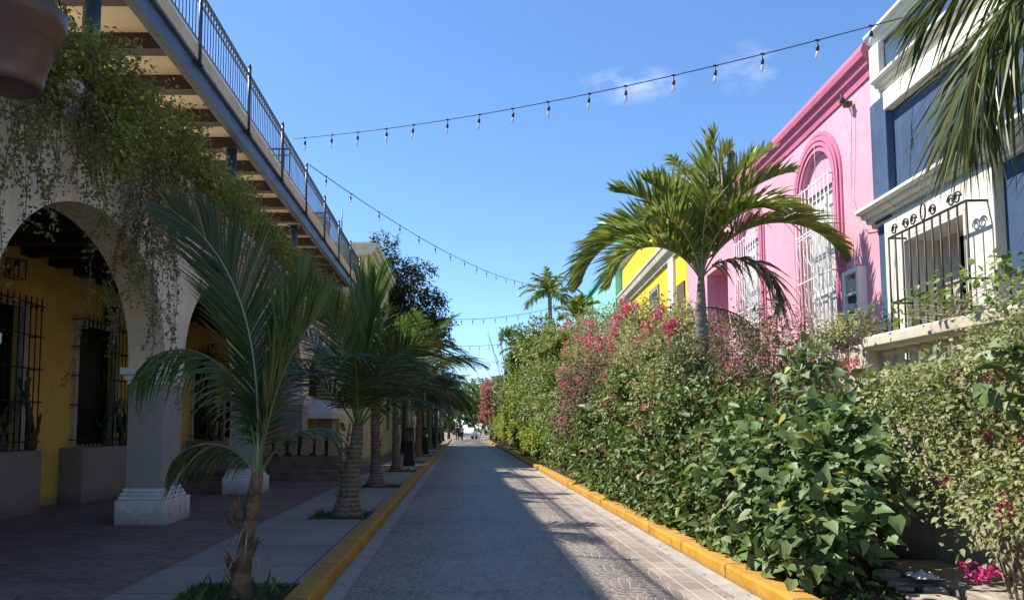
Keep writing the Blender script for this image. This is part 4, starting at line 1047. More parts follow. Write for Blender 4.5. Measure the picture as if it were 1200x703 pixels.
# pink house
pk = House('pink_house', 'pink house with rose cornice and tall arched windows behind white grilles', 12.4)
pa, pb_ = 12.12, 25.0
ar1, ar2 = 14.55, 18.65; zs = 6.27
loops = [[(pa, 1.9), (pb_, 1.9), (pb_, 7.7), (pa, 7.7)], arch_loop(ar1, .75, 2.45, zs), arch_loop(ar2, .75, 2.45, zs), [(20.5, 2.02), (20.5, 6.2), (22.6, 6.2), (22.6, 2.02)]]
mb = MB(); mb.sheet_x(loops, 0, .30); pk.part(mb, 'facade', M['pink'])
mb = MB(); mb.box(.30, 9, pa, 20.48, 1.9, 7.6); mb.box(.30, 9, 22.62, pb_, 1.9, 7.6); mb.box(.31, 9, 20.48, 22.62, 6.22, 7.6); mb.box(1.8, 9, 20.48, 22.62, 1.9, 6.22); pk.part(mb, 'house_body', M['pink'])
mb = MB(); mb.prism_y([(.3, 7.52), (-.03, 7.52), (-.04, 7.62), (-.10, 7.70), (-.12, 7.80), (-.18, 7.84), (-.20, 7.94), (-.16, 8.06), (.3, 8.06)], pa+.02, pb_)
pk.part(mb, 'cornice', M['dkpink'])
def moulding(c):
    mb = MB()
    for (r0, r1, pr) in ((.77, .84, .03), (.87, .94, .055), (.97, 1.04, .055), (1.07, 1.13, .03)):
        n = 24
        outer = arch_loop(c, r1, 2.0, zs, n); inner = arch_loop(c, r0, 2.0, zs, n)
        loop = outer + inner[::-1]
        mb.sheet_x([loop], -pr, -.001)
    mb.sheet_x([arch_loop(c, 1.14, 2.0, zs, 24) + arch_loop(c, .765, 2.0, zs, 24)[::-1]], -.02, -.0005)
    pk.part(mb, 'arch_moulding', M['rose'])
def grille_window(c):
    # tympanum, glass and white iron grille
    mb = MB(); mb.sheet_x([[(c-.745, 6.30)] + arch_loop(c, .745, 6.30, zs+.03, 20)[1:-1] + [(c+.745, 6.30)]], .10, .16); pk.part(mb, 'tympanum', M['pink'])
    mb = MB(); mb.box(.16, .22, c-.745, c-.66, 2.46, 6.29); mb.box(.16, .22, c+.66, c+.745, 2.46, 6.29); mb.box(.16, .22, c-.04, c+.04, 2.46, 6.29)
    mb.box(.16, .22, c-.655, c-.045, 6.2, 6.29); mb.box(.16, .22, c+.045, c+.655, 6.2, 6.29); mb.box(.16, .22, c-.655, c-.045, 4.2, 4.3); mb.box(.16, .22, c+.045, c+.655, 4.2, 4.3)
    f = pk.part(mb, 'window', M['whitepaint'], .004)
    mb = MB(); mb.box(.20, .215, c-.66, c+.66, 2.46, 6.2); mb.build('pane', M['paneg'], f)
    g = MB(); n = 9
    for k in range(n+1):
        y = c-.80+1.6*k/n; g.tube([(-.12, y, 2.5), (-.12, y, 6.42 if k % 2 else 6.38)], .009, 6)
    for z in (2.6, 3.45, 3.52, 4.5, 5.4, 5.47, 6.36): g.box(-.133, -.107, c-.80, c+.80, z-.011, z+.011)
    for y in (c-.8, c+.8):
        for z in (2.6, 4.5, 6.36): g.box(-.12, .0, y-.01, y+.01, z-.011, z+.011)
    for k in range(2, n, 2):      # S scrolls
        y = c-.80+1.6*(k+.5)/n
        for z0 in (3.6, 4.0, 4.62, 5.0):
            if k > n-1: continue
            pts = []
            for q in range(9):
                th = q/8*2*PI; pts.append((-.128, y + .055*math.sin(th), z0 + q/8*.36))
            g.tube(pts, .008, 4, False)
    for z0 in (4.0, 5.05, 2.95):
        pts = [(-.13, c + .22*math.cos(q/20*2*PI), z0 + .30*math.sin(q/20*2*PI)) for q in range(21)]; g.tube(pts, .009, 4, False)
    g.build('iron_grille', M['whitepaint'], f)
for c in (ar1, ar2): moulding(c); grille_window(c)
# air conditioner in its white frame
ac = thing('air_conditioner', 'white wall box with an old air conditioner beside the pink arched window', 'air conditioner', hpos(12.95, 0, 3.45), HA)
mb = MB()
for (y0, y1, z0, z1) in ((-.30, -.22, 0, .88), (.22, .30, 0, .88), (-.218, .218, 0, .08), (-.218, .218, .80, .88), (-.218, .218, .42, .47)): mb.box(-.16, -.002, y0, y1, z0, z1)
mb.build('frame', M['whitepaint'], ac, .006)
mb = MB(); mb.box(-.14, -.03, -.21, .21, .48, .70); mb.build('unit', M['frame_white'], ac, .01)
mb = MB(); mb.box(-.10, -.04, -.215, .215, .10, .40)
mb.build('recess_shade_block', M['iron'], ac)  # black block fills the hole, its shade put into the colour
mb = MB()
for k in range(7): mb.box(-.145, -.142, -.19, .19, .50+k*.028, .512+k*.028)
mb.build('vent_slats', M['palepole'], ac)
mb = MB(); mb.lathe([(.0, .12), (.10, .12), (.12, .18), (.10, .26), (.0, .28)], (-.13, 0, .0), 12); mb.build('fan_housing', M['palepole'], ac)
# wires on the pink facade
wc = thing('facade_cable', 'thin grey cable and insulator bracket running down the pink wall', 'cable', hpos(12.9, -.04, 7.4), HA)
mb = MB(); mb.tube([(-.02, -.05, 0.0), (-.02, -.02, -.6), (-.01, .05, -1.3), (-.01, .12, -1.7), (-.01, -.05, -2.2), (-.02, -.35, -2.45), (-.02, -.9, -2.55)], .008, 5); mb.build('cable', M['palepole'], wc)
mb = MB(); mb.tube([(0, .35, .3), (-.12, .1, -.05), (-.14, 0, .02), (-.08, -.1, -.1)], .014, 6); mb.lathe([(.0, -.06), (.04, -.04), (.03, 0), (.045, .03), (.0, .06)], (-.16, 0, .0), 10); mb.box(-.12, -.0, -.06, .06, -.12, -.04); mb.build('insulator', M['stem'], wc)
mb = MB(); mb.tube([(-.02, 1.55, -.2), (-.03, 1.5, -.9), (-.03, 1.52, -1.6)], .006, 5); mb.build('wire', M['palepole'], wc)

# blue house
bl = House('blue_house', 'deep blue house with cream cornices and a barred window balcony', 12.35)
bl.t.location = hpos(12.10)
loops = [[(-3, 1.9), (12.35, 1.9), (12.35, 8.0), (-3, 8.0)], [(9.93, 2.35), (9.93, 4.44), (11.5, 4.44), (11.5, 2.35)]]
mb = MB(); mb.sheet_x(loops, 0, .5); bl.part(mb, 'facade', M['blue'])
mb = MB(); mb.box(.9, 9, -3, 12.35, 1.9, 7.7); mb.box(.5, .9, -3, 9.7, 1.9, 7.7); mb.box(.5, .9, 11.7, 12.35, 1.9, 7.7); mb.box(.5, .9, 9.7, 11.7, 4.6, 7.7); bl.part(mb, 'house_body', M['blue'])
mb = MB(); mb.box(-.12, -.001, 11.85, 12.34, 4.9, 6.9); bl.part(mb, 'pilaster', M['blue'], .008)
mb = MB(); mb.box(-.06, -.001, 12.02, 12.34, 2.0, 4.85); bl.part(mb, 'corner_strip', M['blue'], .008)
def corn(name, z0, z1, pr, y0, y1, mat='cream', steps=4):
    prof = [(0.0, z0)]
    for k in range(steps):
        z = z0 + (z1-z0)*k/steps; p = pr*(k+1)/steps
        prof += [(-p*.86, z), (-p, z+(z1-z0)/steps*.35), (-p, z+(z1-z0)/steps*.97)]
    prof += [(-pr, z1), (0.0, z1)]
    mb = MB(); mb.prism_y(prof, y0, y1); return bl.part(mb, name, M[mat])
corn('lower_cornice', 4.86, 5.16, .36, -3, 12.50)
corn('middle_cornice', 6.94, 7.20, .26, -3, 12.02)
mb = MB(); mb.box(-.15, -.001, -3, 11.85, 6.64, 6.938); bl.part(mb, 'frieze', M['cream'], .01)
corn('top_cornice', 7.90, 8.12, .18, -3, 12.345, steps=3)
mb = MB(); mb.box(-.10, -.001, 12.03, 12.34, 6.92, 7.898); bl.part(mb, 'end_trim', M['cream'], .01)
loops = [[(9.35, 2.0), (12.0, 2.0), (12.0, 4.855), (9.35, 4.855)], [(9.93, 2.35), (9.93, 4.44), (11.5, 4.44), (11.5, 2.35)]]
mb = MB(); mb.sheet_x(loops, -.14, -.001); bl.part(mb, 'window_surround', M['cream'], .008)
mb = MB(); mb.box(-.139, .44, 11.44, 11.497, 2.36, 4.435); mb.box(-.139, .44, 9.933, 9.98, 2.36, 4.435); mb.box(-.139, .44, 9.982, 11.438, 4.39, 4.436); bl.part(mb, 'window_reveal', M['cream'])
mb = MB(); mb.box(.36, .40, 10.95, 11.49, 2.36, 4.43); mb.box(.36, .40, 9.94, 10.2, 2.36, 4.43); mb.box(.36, .40, 10.202, 10.948, 4.33, 4.43)
f = bl.part(mb, 'window', M['frame_white'], .004)
mb = MB(); mb.box(.45, .48, 9.94, 11.49, 2.36, 4.43); mb.build('pane', M['glassdark'], f)
mb = MB(); mb.box(.40, .41, 10.21, 10.94, 3.36, 3.40); mb.tube([(.38, 10.58, 2.36), (.38, 10.58, 4.33)], .02, 6); mb.build('glazing_bar', M['frame_white'], f)
# barred balcony cage
cg = thing('window_cage', 'black iron window cage with curled scrolls on the blue house', 'window grille', hpos(10.2, -.1, 2.3), HA)
mb = MB(); y0, y1 = -.98, .92; xf = -.30; z1_ = 2.12
for z in (.12, 1.12, z1_):
    mb = MB(); mb.box(xf-.013, xf+.013, y0, y1, z-.014, z+.014); mb.box(xf, .0, y0-.012, y0+.012, z-.013, z+.013); mb.box(xf, .0, y1-.012, y1+.012, z-.013, z+.013); mb.build('rail', M['iron'], cg)
for k in range(11):
    y = y0 + (y1-y0)*k/10; b_ = MB(); b_.tube([(xf, y, .12), (xf, y, z1_)], .014, 6); b_.build('bar', M['iron'], cg)
def scroll(mb, y, z, s, flip=1):
    pts = []
    for q in range(26):
        th = q/25*3.2*PI; r = .085*s*(1-.72*q/25)
        pts.append((xf, y + flip*(r*math.cos(th)-.05*s), z + .03 + .085*s + r*math.sin(th)-.02))
    mb.tube(pts, .012, 5)
for k, y in enumerate((-.85, -.62, .70, .48, .18, -.20)): mb = MB(); scroll(mb, y, z1_, 1.0, 1 if k % 2 else -1); mb.build('scroll', M['iron'], cg)
mb = MB(); pts = [(xf, -.02 + .06*math.sin(q/16*2*PI), z1_ + .02 + .12*(1-math.cos(q/16*2*PI))) for q in range(17)]; mb.tube(pts, .012, 5); mb.build('scroll', M['iron'], cg)
sf = thing('armchair', 'mauve cloth armchair back standing inside the barred window opening', 'armchair', hpos(10.1, .16, 2.36), HA)
mb = MB(); mb.box(.0, .30, -.30, .36, 0, .45); mb.build('seat', M['sofa'], sf, .05)
mb = MB(); n = 12; vs = []
prof = [(-.33, 0), (-.36, .6), (-.33, .88), (-.2, .98), (0, 1.0), (.1, .93), (.2, 1.0), (.36, .96), (.42, .8), (.42, 0)]
k = len(prof); vs = [(-.14, y, z) for y, z in prof] + [(-.02, y, z) for y, z in prof]
mb.add(vs, [tuple(range(k)), tuple(range(2*k-1, k-1, -1))] + [(i, (i+1) % k, k+(i+1) % k, k+i) for i in range(k)]); mb.build('backrest', M['sofa'], sf, .03)

# yellow house
yw = House('yellow_house', 'tall bright yellow house with pale cornices between the pink and turquoise ones', 25.0)
mb = MB(); mb.box(0, 9, 25.02, 38.6, 1.9, 9.9); yw.part(mb, 'wall', M['houseyellow'])
mb = MB(); mb.prism_y([(.0, 9.9), (-.10, 9.9), (-.14, 10.0), (-.22, 10.05), (-.22, 10.22), (9, 10.22), (9, 9.9)], 25.0, 38.7); yw.part(mb, 'top_cornice', M['cream'])
mb = MB(); mb.prism_y([(.0, 7.75), (-.10, 7.75), (-.14, 7.95), (-.26, 8.0), (-.30, 8.22), (-.34, 8.26), (-.34, 8.38), (0, 8.42)], 25.4, 38.5); yw.part(mb, 'string_cornice', M['coping'])
mb = MB(); mb.box(-.10, -.001, 26.7, 27.5, 2, 7.748); mb.box(-.08, -.001, 26.7, 27.5, 8.42, 9.89); yw.part(mb, 'pilaster', M['whitepaint'])
for y in (30.4, 35):
    mb = MB(); mb.box(-.06, -.001, y-.9, y+.9, 4.4, 7.3); f = yw.part(mb, 'window', M['beigegrey'])
    mb = MB(); mb.box(-.075, -.062, y-.7, y+.7, 4.5, 7.1); mb.build('pane', M['glassdark'], f)
mb = MB(); mb.box(-.05, -.001, 25.3, 26.4, 2.0, 6.6); yw.part(mb, 'door', M['stem'])
# turquoise house
tq = House('turquoise_house', 'turquoise house farthest along the terrace with a darker sloping coping line', 38.7, R(-2))
mb = MB(); mb.box(-.35, 9, 38.72, 58, 1.9, 10.2); tq.part(mb, 'wall', M['turq'])
mb = MB(); mb.box(-.50, 9, 38.70, 58.2, 10.202, 10.42); tq.part(mb, 'coping', M['turqdk'])
mb = MB(); mb.box(-.39, -.352, 38.75, 58, 7.6, 7.66); tq.part(mb, 'string_line', M['turqdk'])
for y in (42, 47, 52):
    mb = MB(); mb.box(-.40, -.352, y-.7, y+.7, 4.6, 7.0); f = tq.part(mb, 'window', M['whitepaint'])
    mb = MB(); mb.box(-.415, -.402, y-.6, y+.6, 4.7, 6.9); mb.build('pane', M['glassdark'], f)
sb = thing('rooftop_block', 'pale beige rooftop block set back behind the pink house parapet', 'building', hpos(23.4, 2.0, 7.6), HA)
mb = MB(); mb.box(0, 5, 0, 1.4, 0, 2.75); mb.build('wall', M['beige'], sb); mb = MB(); mb.box(-.1, 5.1, -.1, 1.5, 2.752, 2.95); mb.build('roof', M['cream'], sb)
# finial lantern on the pink parapet
rl = thing('parapet_lantern', 'small black lantern with pointed finial on the pink parapet, behind the grey trunked palm', 'lantern', hpos(20.4, .15, 8.06), HA)
mb = MB(); mb.tube([(0,0,0), (0,0,.75)], [.05, .035], 10); mb.build('pole', M['iron'], rl)
mb = MB(); mb.lathe([(.035, 0), (.04, .03), (.02, .06), (.08, .13), (.115, .38), (.13, .40), (.09, .46), (.04, .54), (.055, .57), (.02, .62), (.035, .66), (.0, .80)], (0,0,.75), 8, False); mb.build('lantern_head', M['iron'], rl)

# ------------------------------------------------------------------ right palms
rp = thing('manila_palm', 'arching green palm with smooth grey trunk in front of the pink and yellow houses', 'palm', (4.43, 13.6, .11))
trunk(rp, [(-.03,0,0), (0,0,1.5), (.01,0,2.7), (.02,0,3.1), (.0,0,3.55), (.02,0,4.25)], [.13, .095, .10, .13, .10, .055], M['bark_smooth'], .12, .015, 16, 2)
cR = (.02, 0, 4.15)
FR = [
 dict(az=R(176), elev=R(73), L=3.0, bend=R(150), nl=92, ll=.78, roll=R(0), vee=.95, hang=.34, power=1.05),
 dict(az=R(200), elev=R(58), L=2.5, bend=R(135), nl=76, ll=.66, roll=R(-15), vee=.8, hang=.30, power=1.1),
 dict(az=R(150), elev=R(74), L=2.7, bend=R(105), nl=72, ll=.70, roll=R(10), vee=.9, hang=.2),
 dict(az=R(185), elev=R(80), L=2.5, bend=R(80), nl=70, ll=.75, roll=R(20), vee=.8, hang=.15),
 dict(az=R(170), elev=R(88), L=2.2, bend=R(45), nl=66, ll=.75, roll=R(50), vee=.5, hang=.08),
 dict(az=R(20), elev=R(89), L=2.85, bend=R(36), nl=66, ll=.75, roll=R(-60), vee=.5, hang=.1),
 dict(az=R(-8), elev=R(70), L=3.15, bend=R(130), nl=92, ll=.78, roll=R(0), vee=.75, hang=.45, power=1.15),
 dict(az=R(12), elev=R(76), L=3.0, bend=R(100), nl=86, ll=.78, roll=R(10), vee=.8, hang=.42),
 dict(az=R(-35), elev=R(66), L=2.1, bend=R(168), nl=60, ll=.62, roll=R(0), vee=.1, hang=.7, power=.85),
 dict(az=R(-60), elev=R(78), L=2.3, bend=R(118), nl=66, ll=.68, roll=R(0), vee=.7, hang=.35),
 dict(az=R(-100), elev=R(78), L=2.1, bend=R(95), nl=64, ll=.66, roll=R(0), vee=.8, hang=.25),
 dict(az=R(-140), elev=R(74), L=2.2, bend=R(112), nl=66, ll=.66, roll=R(0), vee=.8, hang=.25),
 dict(az=R(60), elev=R(74), L=2.6, bend=R(95), nl=60, ll=.66, roll=R(0), vee=.7, hang=.3),
 dict(az=R(110), elev=R(70), L=2.5, bend=R(95), nl=60, ll=.66, roll=R(0), vee=.7, hang=.3),
 dict(az=R(-20), elev=R(83), L=2.7, bend=R(78), nl=72, ll=.74, roll=R(-20), vee=.7, hang=.25),
 dict(az=R(-75), elev=R(89), L=2.7, bend=R(26), nl=62, ll=.7, roll=R(30), vee=.5, hang=.1),
 dict(az=R(-15), elev=R(87), L=2.8, bend=R(58), nl=66, ll=.72, roll=R(35), vee=.6, hang=.15),
 dict(az=R(-160), elev=R(84), L=2.3, bend=R(66), nl=64, ll=.7, roll=R(-10), vee=.8, hang=.15),
 dict(az=R(35), elev=R(80), L=2.8, bend=R(88), nl=66, ll=.72, roll=R(0), vee=.7, hang=.3),
]
for k, f in enumerate(FR):
    frond(rp, cR, M['deadfrond' if k == 8 else 'mpalm'], 'rachis_pale', r0=.020, seed=100+k, lw=.050, a0=54, a1=24, jitter=.13, vj=3.2, start=.15, tipl=.3, **f)
mb = MB(); V, F, pts = frond_geo(az=R(-25), elev=R(-5), L=1.25, bend=R(70), nl=18, ll=.35, lw=.04, hang=.9, vee=-.6, seed=9)
o = np_mesh('dead_frond', V, F, M['deadfrond'], rp); o.location = (.06, 0, 3.65)
mb.tube(pts, .016, 6); mb.build('rachis', M['stem'], o)

np_ = thing('manila_palm', 'near palm leaning into the upper right corner with long hanging leaflets', 'palm', (5.9, 5.6, 2.0))
trunk(np_, [(0,0,0), (.04,0,1.2), (0,0,2.4), (.0,0,3.15)], [.15, .12, .14, .08], M['bark_smooth'], .12, .015, 14, 2)
for k, f in enumerate([
 dict(az=R(168), elev=R(58), L=2.50, bend=R(150), nl=75, ll=.95, roll=R(0), vee=.1, hang=.75, power=.75),
 dict(az=R(200), elev=R(55), L=1.90, bend=R(150), nl=65, ll=.8, roll=R(0), vee=.0, hang=.7, power=.7),
 dict(az=R(140), elev=R(70), L=2.40, bend=R(120), nl=70, ll=.9, roll=R(0), vee=.1, hang=.6, power=1.0),
 dict(az=R(110), elev=R(60), L=2.60, bend=R(135), nl=70, ll=.85, roll=R(0), vee=.1, hang=.7, power=.8),
 dict(az=R(75), elev=R(50), L=2.50, bend=R(140), nl=70, ll=.85, roll=R(0), vee=.1, hang=.7, power=.8),
 dict(az=R(178), elev=R(82), L=2.50, bend=R(90), nl=70, ll=.85, roll=R(0), vee=.2, hang=.5),
 dict(az=R(20), elev=R(70), L=2.40, bend=R(100), nl=52, ll=.8, roll=R(0), vee=.2, hang=.5),
 dict(az=R(-50), elev=R(70), L=2.40, bend=R(100), nl=52, ll=.8, roll=R(0), vee=.2, hang=.5),
 dict(az=R(-110), elev=R(70), L=2.20, bend=R(100), nl=52, ll=.8, roll=R(0), vee=.2, hang=.5),
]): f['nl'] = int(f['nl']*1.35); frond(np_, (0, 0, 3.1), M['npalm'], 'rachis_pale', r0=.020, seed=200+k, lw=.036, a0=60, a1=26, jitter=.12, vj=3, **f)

def small_palm(name, label, loc, h, nf, L, ll, mat, seed, lw=.07, tr=.1, nl=26, group=None, elev0=30, hang=.4):
    rg = random.Random(seed); t = thing(name, label, 'palm', loc, 0, group)
    trunk(t, [(0,0,0), (.05,0,h*.5), (0,0,h)], [tr*1.3, tr, tr*.8], M['bark_smooth'], .2, .02, 10, seed)
    for k in range(nf):
        f = k/nf
        frond(t, (0,0,h-.05), M[mat], 'rachis', r0=.02*L/2, seed=seed*30+k, az=k*2.4+rg.uniform(-.2,.2), elev=R(elev0+55*f), L=L*rg.uniform(.85, 1.1), bend=R(100-45*f), nl=nl, ll=ll, lw=lw, hang=hang, a0=60, a1=24, vee=.15, nseg=10, jitter=.1)
    return t
small_palm('royal_palm', 'distant round-headed palm standing clear against the sky above the hedge', (5.75, 48, 2.0), 8.0, 18, 2.3, .75, 'mpalm', 41, .10, .16)
small_palm('fan_palm', 'small palm poking out of the hedge just below the distant palm', (4.4, 38.5, .11), 5.4, 14, 1.6, .6, 'mpalm', 42, .09, .1)
small_palm('fan_palm', 'spiky bright green palm at the top of the hedge beside the turquoise wall', (5.2, 33, .11), 6.2, 12, 1.3, .5, 'coco_bright', 43, .07, .09, elev0=50, hang=.1)
small_palm('fan_palm', 'drooping dark palm inside the hedge left of the pink flowers', (4.3, 30, .11), 4.6, 12, 1.5, .55, 'mpalm', 44, .08, .09, hang=.7)
small_palm('fan_palm', 'low palm with broad fronds over the far part of the hedge', (4.2, 46, .11), 5.9, 14, 1.9, .7, 'green', 45, .11, .1)
small_palm('royal_palm', 'feathery palm top showing behind the yellow house parapet', (8.6, 27.5, 2.0), 8.3, 14, 1.9, .7, 'mpalm', 46, .07, .16)
small_palm('royal_palm', 'far palm head closing the street above the pink bush', (3.2, 84, 0), 5.2, 14, 2.6, .9, 'green', 47, .16, .16)

# ------------------------------------------------------------------ shrubs in the planting bed
# big heart-leaved plant
shrub('broadleaf_shrub', 'large heart-leaved green shrub spilling over the kerb, nearest to the road', 'shrub', (3.75, 7.7, .11),
      [(3.28, 7.1, .50, .42, .65, .52), (3.28, 7.9, .70, .45, .7, .70), (3.70, 7.5, .95, .45, .65, .60), (3.4, 8.5, .60, .45, .6, .55), (3.90, 8.4, 1.15, .42, .55, .55),
       (4.12, 8.75, 1.95, .20, .24, .48), (4.28, 8.0, 1.55, .22, .26, .40), (3.9, 8.0, 1.35, .3, .35, .35)] + [(3.05+.05*(k_ % 3), 6.7+.28*k_, .25, .24, .24, .26) for k_ in range(8)], 5600, .122, .102, M['bigleaf'], 301, tpl='heart', twig=.28, per=7, nstem=34, r0=.016, fill=.6, spread=.2, up=.7)
# near pale bougainvillea
shrub('bougainvillea', 'pale leaved thorny bougainvillea with magenta blossoms filling the right edge', 'shrub', (4.45, 5.6, .11),
      [(4.55, 5.2, 1.4, .45, .75, .85), (4.5, 6.0, 1.7, .42, .7, .65), (4.35, 5.5, .75, .42, .6, .5), (4.6, 6.7, 1.95, .30, .5, .42), (4.2, 4.9, 1.0, .35, .5, .6), (4.65, 5.0, 2.2, .3, .6, .32), (4.7, 6.2, 2.25, .25, .6, .25), (4.62, 7.0, 2.0, .20, .45, .40), (4.7, 7.6, 1.98, .14, .6, .22), (4.5, 6.9, 1.5, .28, .5, .45), (4.55, 7.3, 1.75, .2, .5, .3), (4.3, 6.2, 1.1, .3, .5, .35)],
      32000, .046, .034, M['boug'], 302, twig=.34, per=10, fill=.8, nstem=110, r0=.011, spread=.16, stem='stempale', keep=lambda w: (w[:,2] < 2.16) | (w[:,1] < 6.3),
      flowers=[('magenta', 4.02, 5.85, .42, .9), ('magenta', 4.0, 5.70, .46, .7), ('magenta', 4.05, 5.6, .92, .8), ('magenta', 4.15, 5.75, 1.05, .55), ('magenta', 4.2, 5.4, 1.75, .6), ('magenta', 4.1, 5.4, 1.45, .5),
               ('magenta', 4.25, 6.0, 1.5, .55), ('coral', 4.35, 6.5, 1.4, .7), ('magenta', 4.22, 6.55, 1.08, .8), ('magenta', 4.3, 6.4, 2.0, .6), ('magenta', 4.25, 5.9, 1.95, .7), ('magenta', 4.2, 6.3, .4, .5)])
shrub('broadleaf_shrub', 'few large bright leaves entering at the middle of the right edge', 'shrub', (4.3, 4.9, .11),
      [(4.12, 5.25, 1.88, .16, .22, .16), (4.1, 5.15, 1.55, .14, .2, .14)], 46, .17, .14, M['bigleaf'], 303, tpl='heart', per=5, nstem=6, r0=.01)
# leafy sprigs on top of the coping
shrub('creeper', 'thin leafy sprays creeping along the stone coping under the window cage', 'creeper', (4.95, 7.4, 2.63),
      [(4.93, 7.3, 2.70, .10, .9, .16), (4.9, 6.2, 2.75, .15, .9, .2), (4.95, 8.6, 2.72, .08, .4, .10)], 420, .075, .055, M['green'], 304, tpl='heart', twig=.3, per=6, nstem=24, r0=.006, stem='stempale', spread=.2)
shrub('creeper', 'orange flowered creeper spilling over the end of the stone coping', 'creeper', (4.95, 9.2, 2.5),
      [(4.9, 9.2, 2.66, .16, .45, .16), (4.9, 9.9, 2.55, .16, .5, .14)], 1500, .05, .036, M['boug'], 305, per=8, nstem=12, r0=.006, flowers=[('coral', 4.72, 9.0, 2.32, 1.1), ('coral', 4.8, 9.4, 2.72, .6)])
for q, (x_, y_, z_, lab_, mt_) in enumerate([(3.45, 12.7, 2.0, 'pale olive bougainvillea spray spilling over the glossy hedge near the palm', 'boug'), (3.4, 15.1, 2.3, 'flowering bougainvillea spray hanging over the glossy hedge left of the palm', 'boug'), (3.4, 19.6, 2.4, 'dry bougainvillea spray hanging down to the middle of the hedge', 'bougdry')]):
    shrub('bougainvillea', lab_, 'shrub', (x_+.5, y_, .11), [(x_, y_, z_, .28, .7, .5), (x_-.12, y_+.3, z_-.45, .2, .4, .4), (x_+.3, y_-.2, z_+.5, .3, .6, .4)], 3600, .058, .040, M[mt_], 410+q, None, twig=.36, per=9, fill=.7, nstem=40, r0=.008, spread=.2, stem='stempale',
      flowers=[('coral' if q != 1 else 'magenta', x_-.38, y_+random.uniform(-.6, .6), z_+random.uniform(-.5, .5), .7) for _ in range(4)], extra=(160, .05, M['bracts_dry']))
# brown dry bougainvillea
shrub('bougainvillea', 'brownish half-dry bougainvillea tangle below the pink house windows', 'shrub', (4.5, 10.8, .11),
      [(4.45, 10.0, 1.9, .40, .7, .75), (4.4, 11.2, 2.15, .42, .8, .75), (4.35, 12.4, 2.3, .42, .7, .7), (4.5, 10.5, 2.6, .3, .8, .35), (4.1, 10.9, 1.4, .35, .9, .6), (4.5, 11.8, 2.95, .26, .7, .25)],
      12000, .042, .028, M['bougdry'], 306, twig=.38, per=9, fill=.7, nstem=110, r0=.011, spread=.2,
      flowers=[('coral', 4.0, 11.0, 2.45, .9), ('coral', 4.05, 11.6, 2.3, .8), ('coral', 3.95, 11.9, 1.95, .8), ('coral', 4.1, 12.8, 2.9, .7), ('magenta', 4.1, 11.0, 2.55, .5), ('coral', 4.1, 10.2, 2.5, .6), ('faded', 4.1, 12.4, 3.0, 1.0), ('faded', 4.2, 10.0, 2.9, .9), ('faded', 4.1, 11.5, 3.1, .8)])
# glossy green hedge plants
specs = [(9.6, 1.75, 'dense glossy green shrub directly behind the big heart-leaved shrub', 1.0), (11.6, 2.15, 'dense glossy green shrub below the brown bougainvillea tangle', 1.0),
         (13.7, 2.75, 'tall glossy green shrub standing at the foot of the grey palm trunk', 1.05), (16.0, 2.7, 'glossy green shrub left of the arching palm', 1.15), (18.6, 2.5, 'glossy green shrub where the kerb line steps', 1.3)]
rgh = random.Random(31)
for i, (y, h, lab, ls) in enumerate(specs):
    fl = [('coral', 3.25, y-.2, h*.45, .6)] if i in (2, 4) else []
    shrub('glossy_shrub', lab, 'shrub', (3.7, y, .11),
          [(3.26, y-.6, h*.26, .42, .8, h*.30), (3.26, y+.5, h*.28, .42, .8, h*.32), (3.65, y, h*.62, .5, 1.0, h*.36), (3.85, y-.5, h*.80, .38, .6, h*.22), (3.80, y+.6, h*.76, .38, .6, h*.24), (4.2, y, h*.5, .5, 1.0, h*.45)] + [(rgh.uniform(3.15, 3.9), y+rgh.uniform(-1, 1), h*rgh.uniform(.15, .95), *(rgh.uniform(.18, .32),)*3) for _ in range(9)] + [(rgh.uniform(2.98, 3.2), y-1.1+.28*k_, rgh.uniform(.12, .32), .24, .26, rgh.uniform(.15, .34)) for k_ in range(9)],
          int(6600/ls), .112*ls, .074*ls, M['hedge'], 320+i, 'glossy hedge shrubs behind the sunny kerb', twig=.26, per=8, nstem=60, fill=.55, flowers=fl, up=.6, spread=.12)
# flowering bougainvilleas behind
rgf = random.Random(77)
def boug(y, x, h, label, seed, n, kinds, nf, wid=1.0, ls=1.0, bract=None, mat='boug'):
    fl = []
    for k in range(nf):
        fl.append((rgf.choice(kinds), x - rgf.uniform(.35, .62)*wid, y + rgf.uniform(-1.3, 1.3)*wid, h*rgf.uniform(.5, 1.04), rgf.uniform(.7, 1.5)*ls))
    lobes = [(x, y-.8*wid, h*.62, .50*wid, .85*wid, h*.30), (x, y+.8*wid, h*.60, .50*wid, .85*wid, h*.32), (x, y, h*.82, .42*wid, .9*wid, h*.20), (x-.15, y, h*.35, .55*wid, 1.2*wid, h*.32),
             (x+.05, y-.9*wid, h*.93, .28*wid, .4*wid, h*.10), (x+.05, y+.5*wid, h*1.0, .22*wid, .35*wid, h*.08)]
    return shrub('bougainvillea', label, 'shrub', (x, y, .11), lobes, n, .055*ls, .040*ls, M[mat], seed, 'bougainvilleas behind the hedge', twig=.36, per=9, fill=.6, nstem=50, r0=.012, spread=.2, flowers=fl, extra=bract)
boug(15.6, 4.55, 3.75, 'bougainvillea with scattered magenta blossoms just left of the grey palm trunk', 341, 12000, ['magenta', 'magenta', 'coral'], 26, 1.0, 1.2)
boug(18.4, 4.6, 4.35, 'bougainvillea blooming magenta in front of the yellow house', 342, 12000, ['magenta', 'magenta', 'magenta', 'coral'], 34, 1.1, 1.35)
boug(21.6, 4.5, 4.7, 'bougainvillea with a magenta cascade in front of the yellow and turquoise join', 343, 11000, ['magenta', 'magenta', 'coral'], 24, 1.2, 1.35)
boug(25.4, 4.4, 5.1, 'faded salmon bougainvillea below the turquoise wall', 344, 10000, ['faded', 'coral'], 12, 1.3, 1.4, (400, .07, M['bracts_dry']), 'boug')
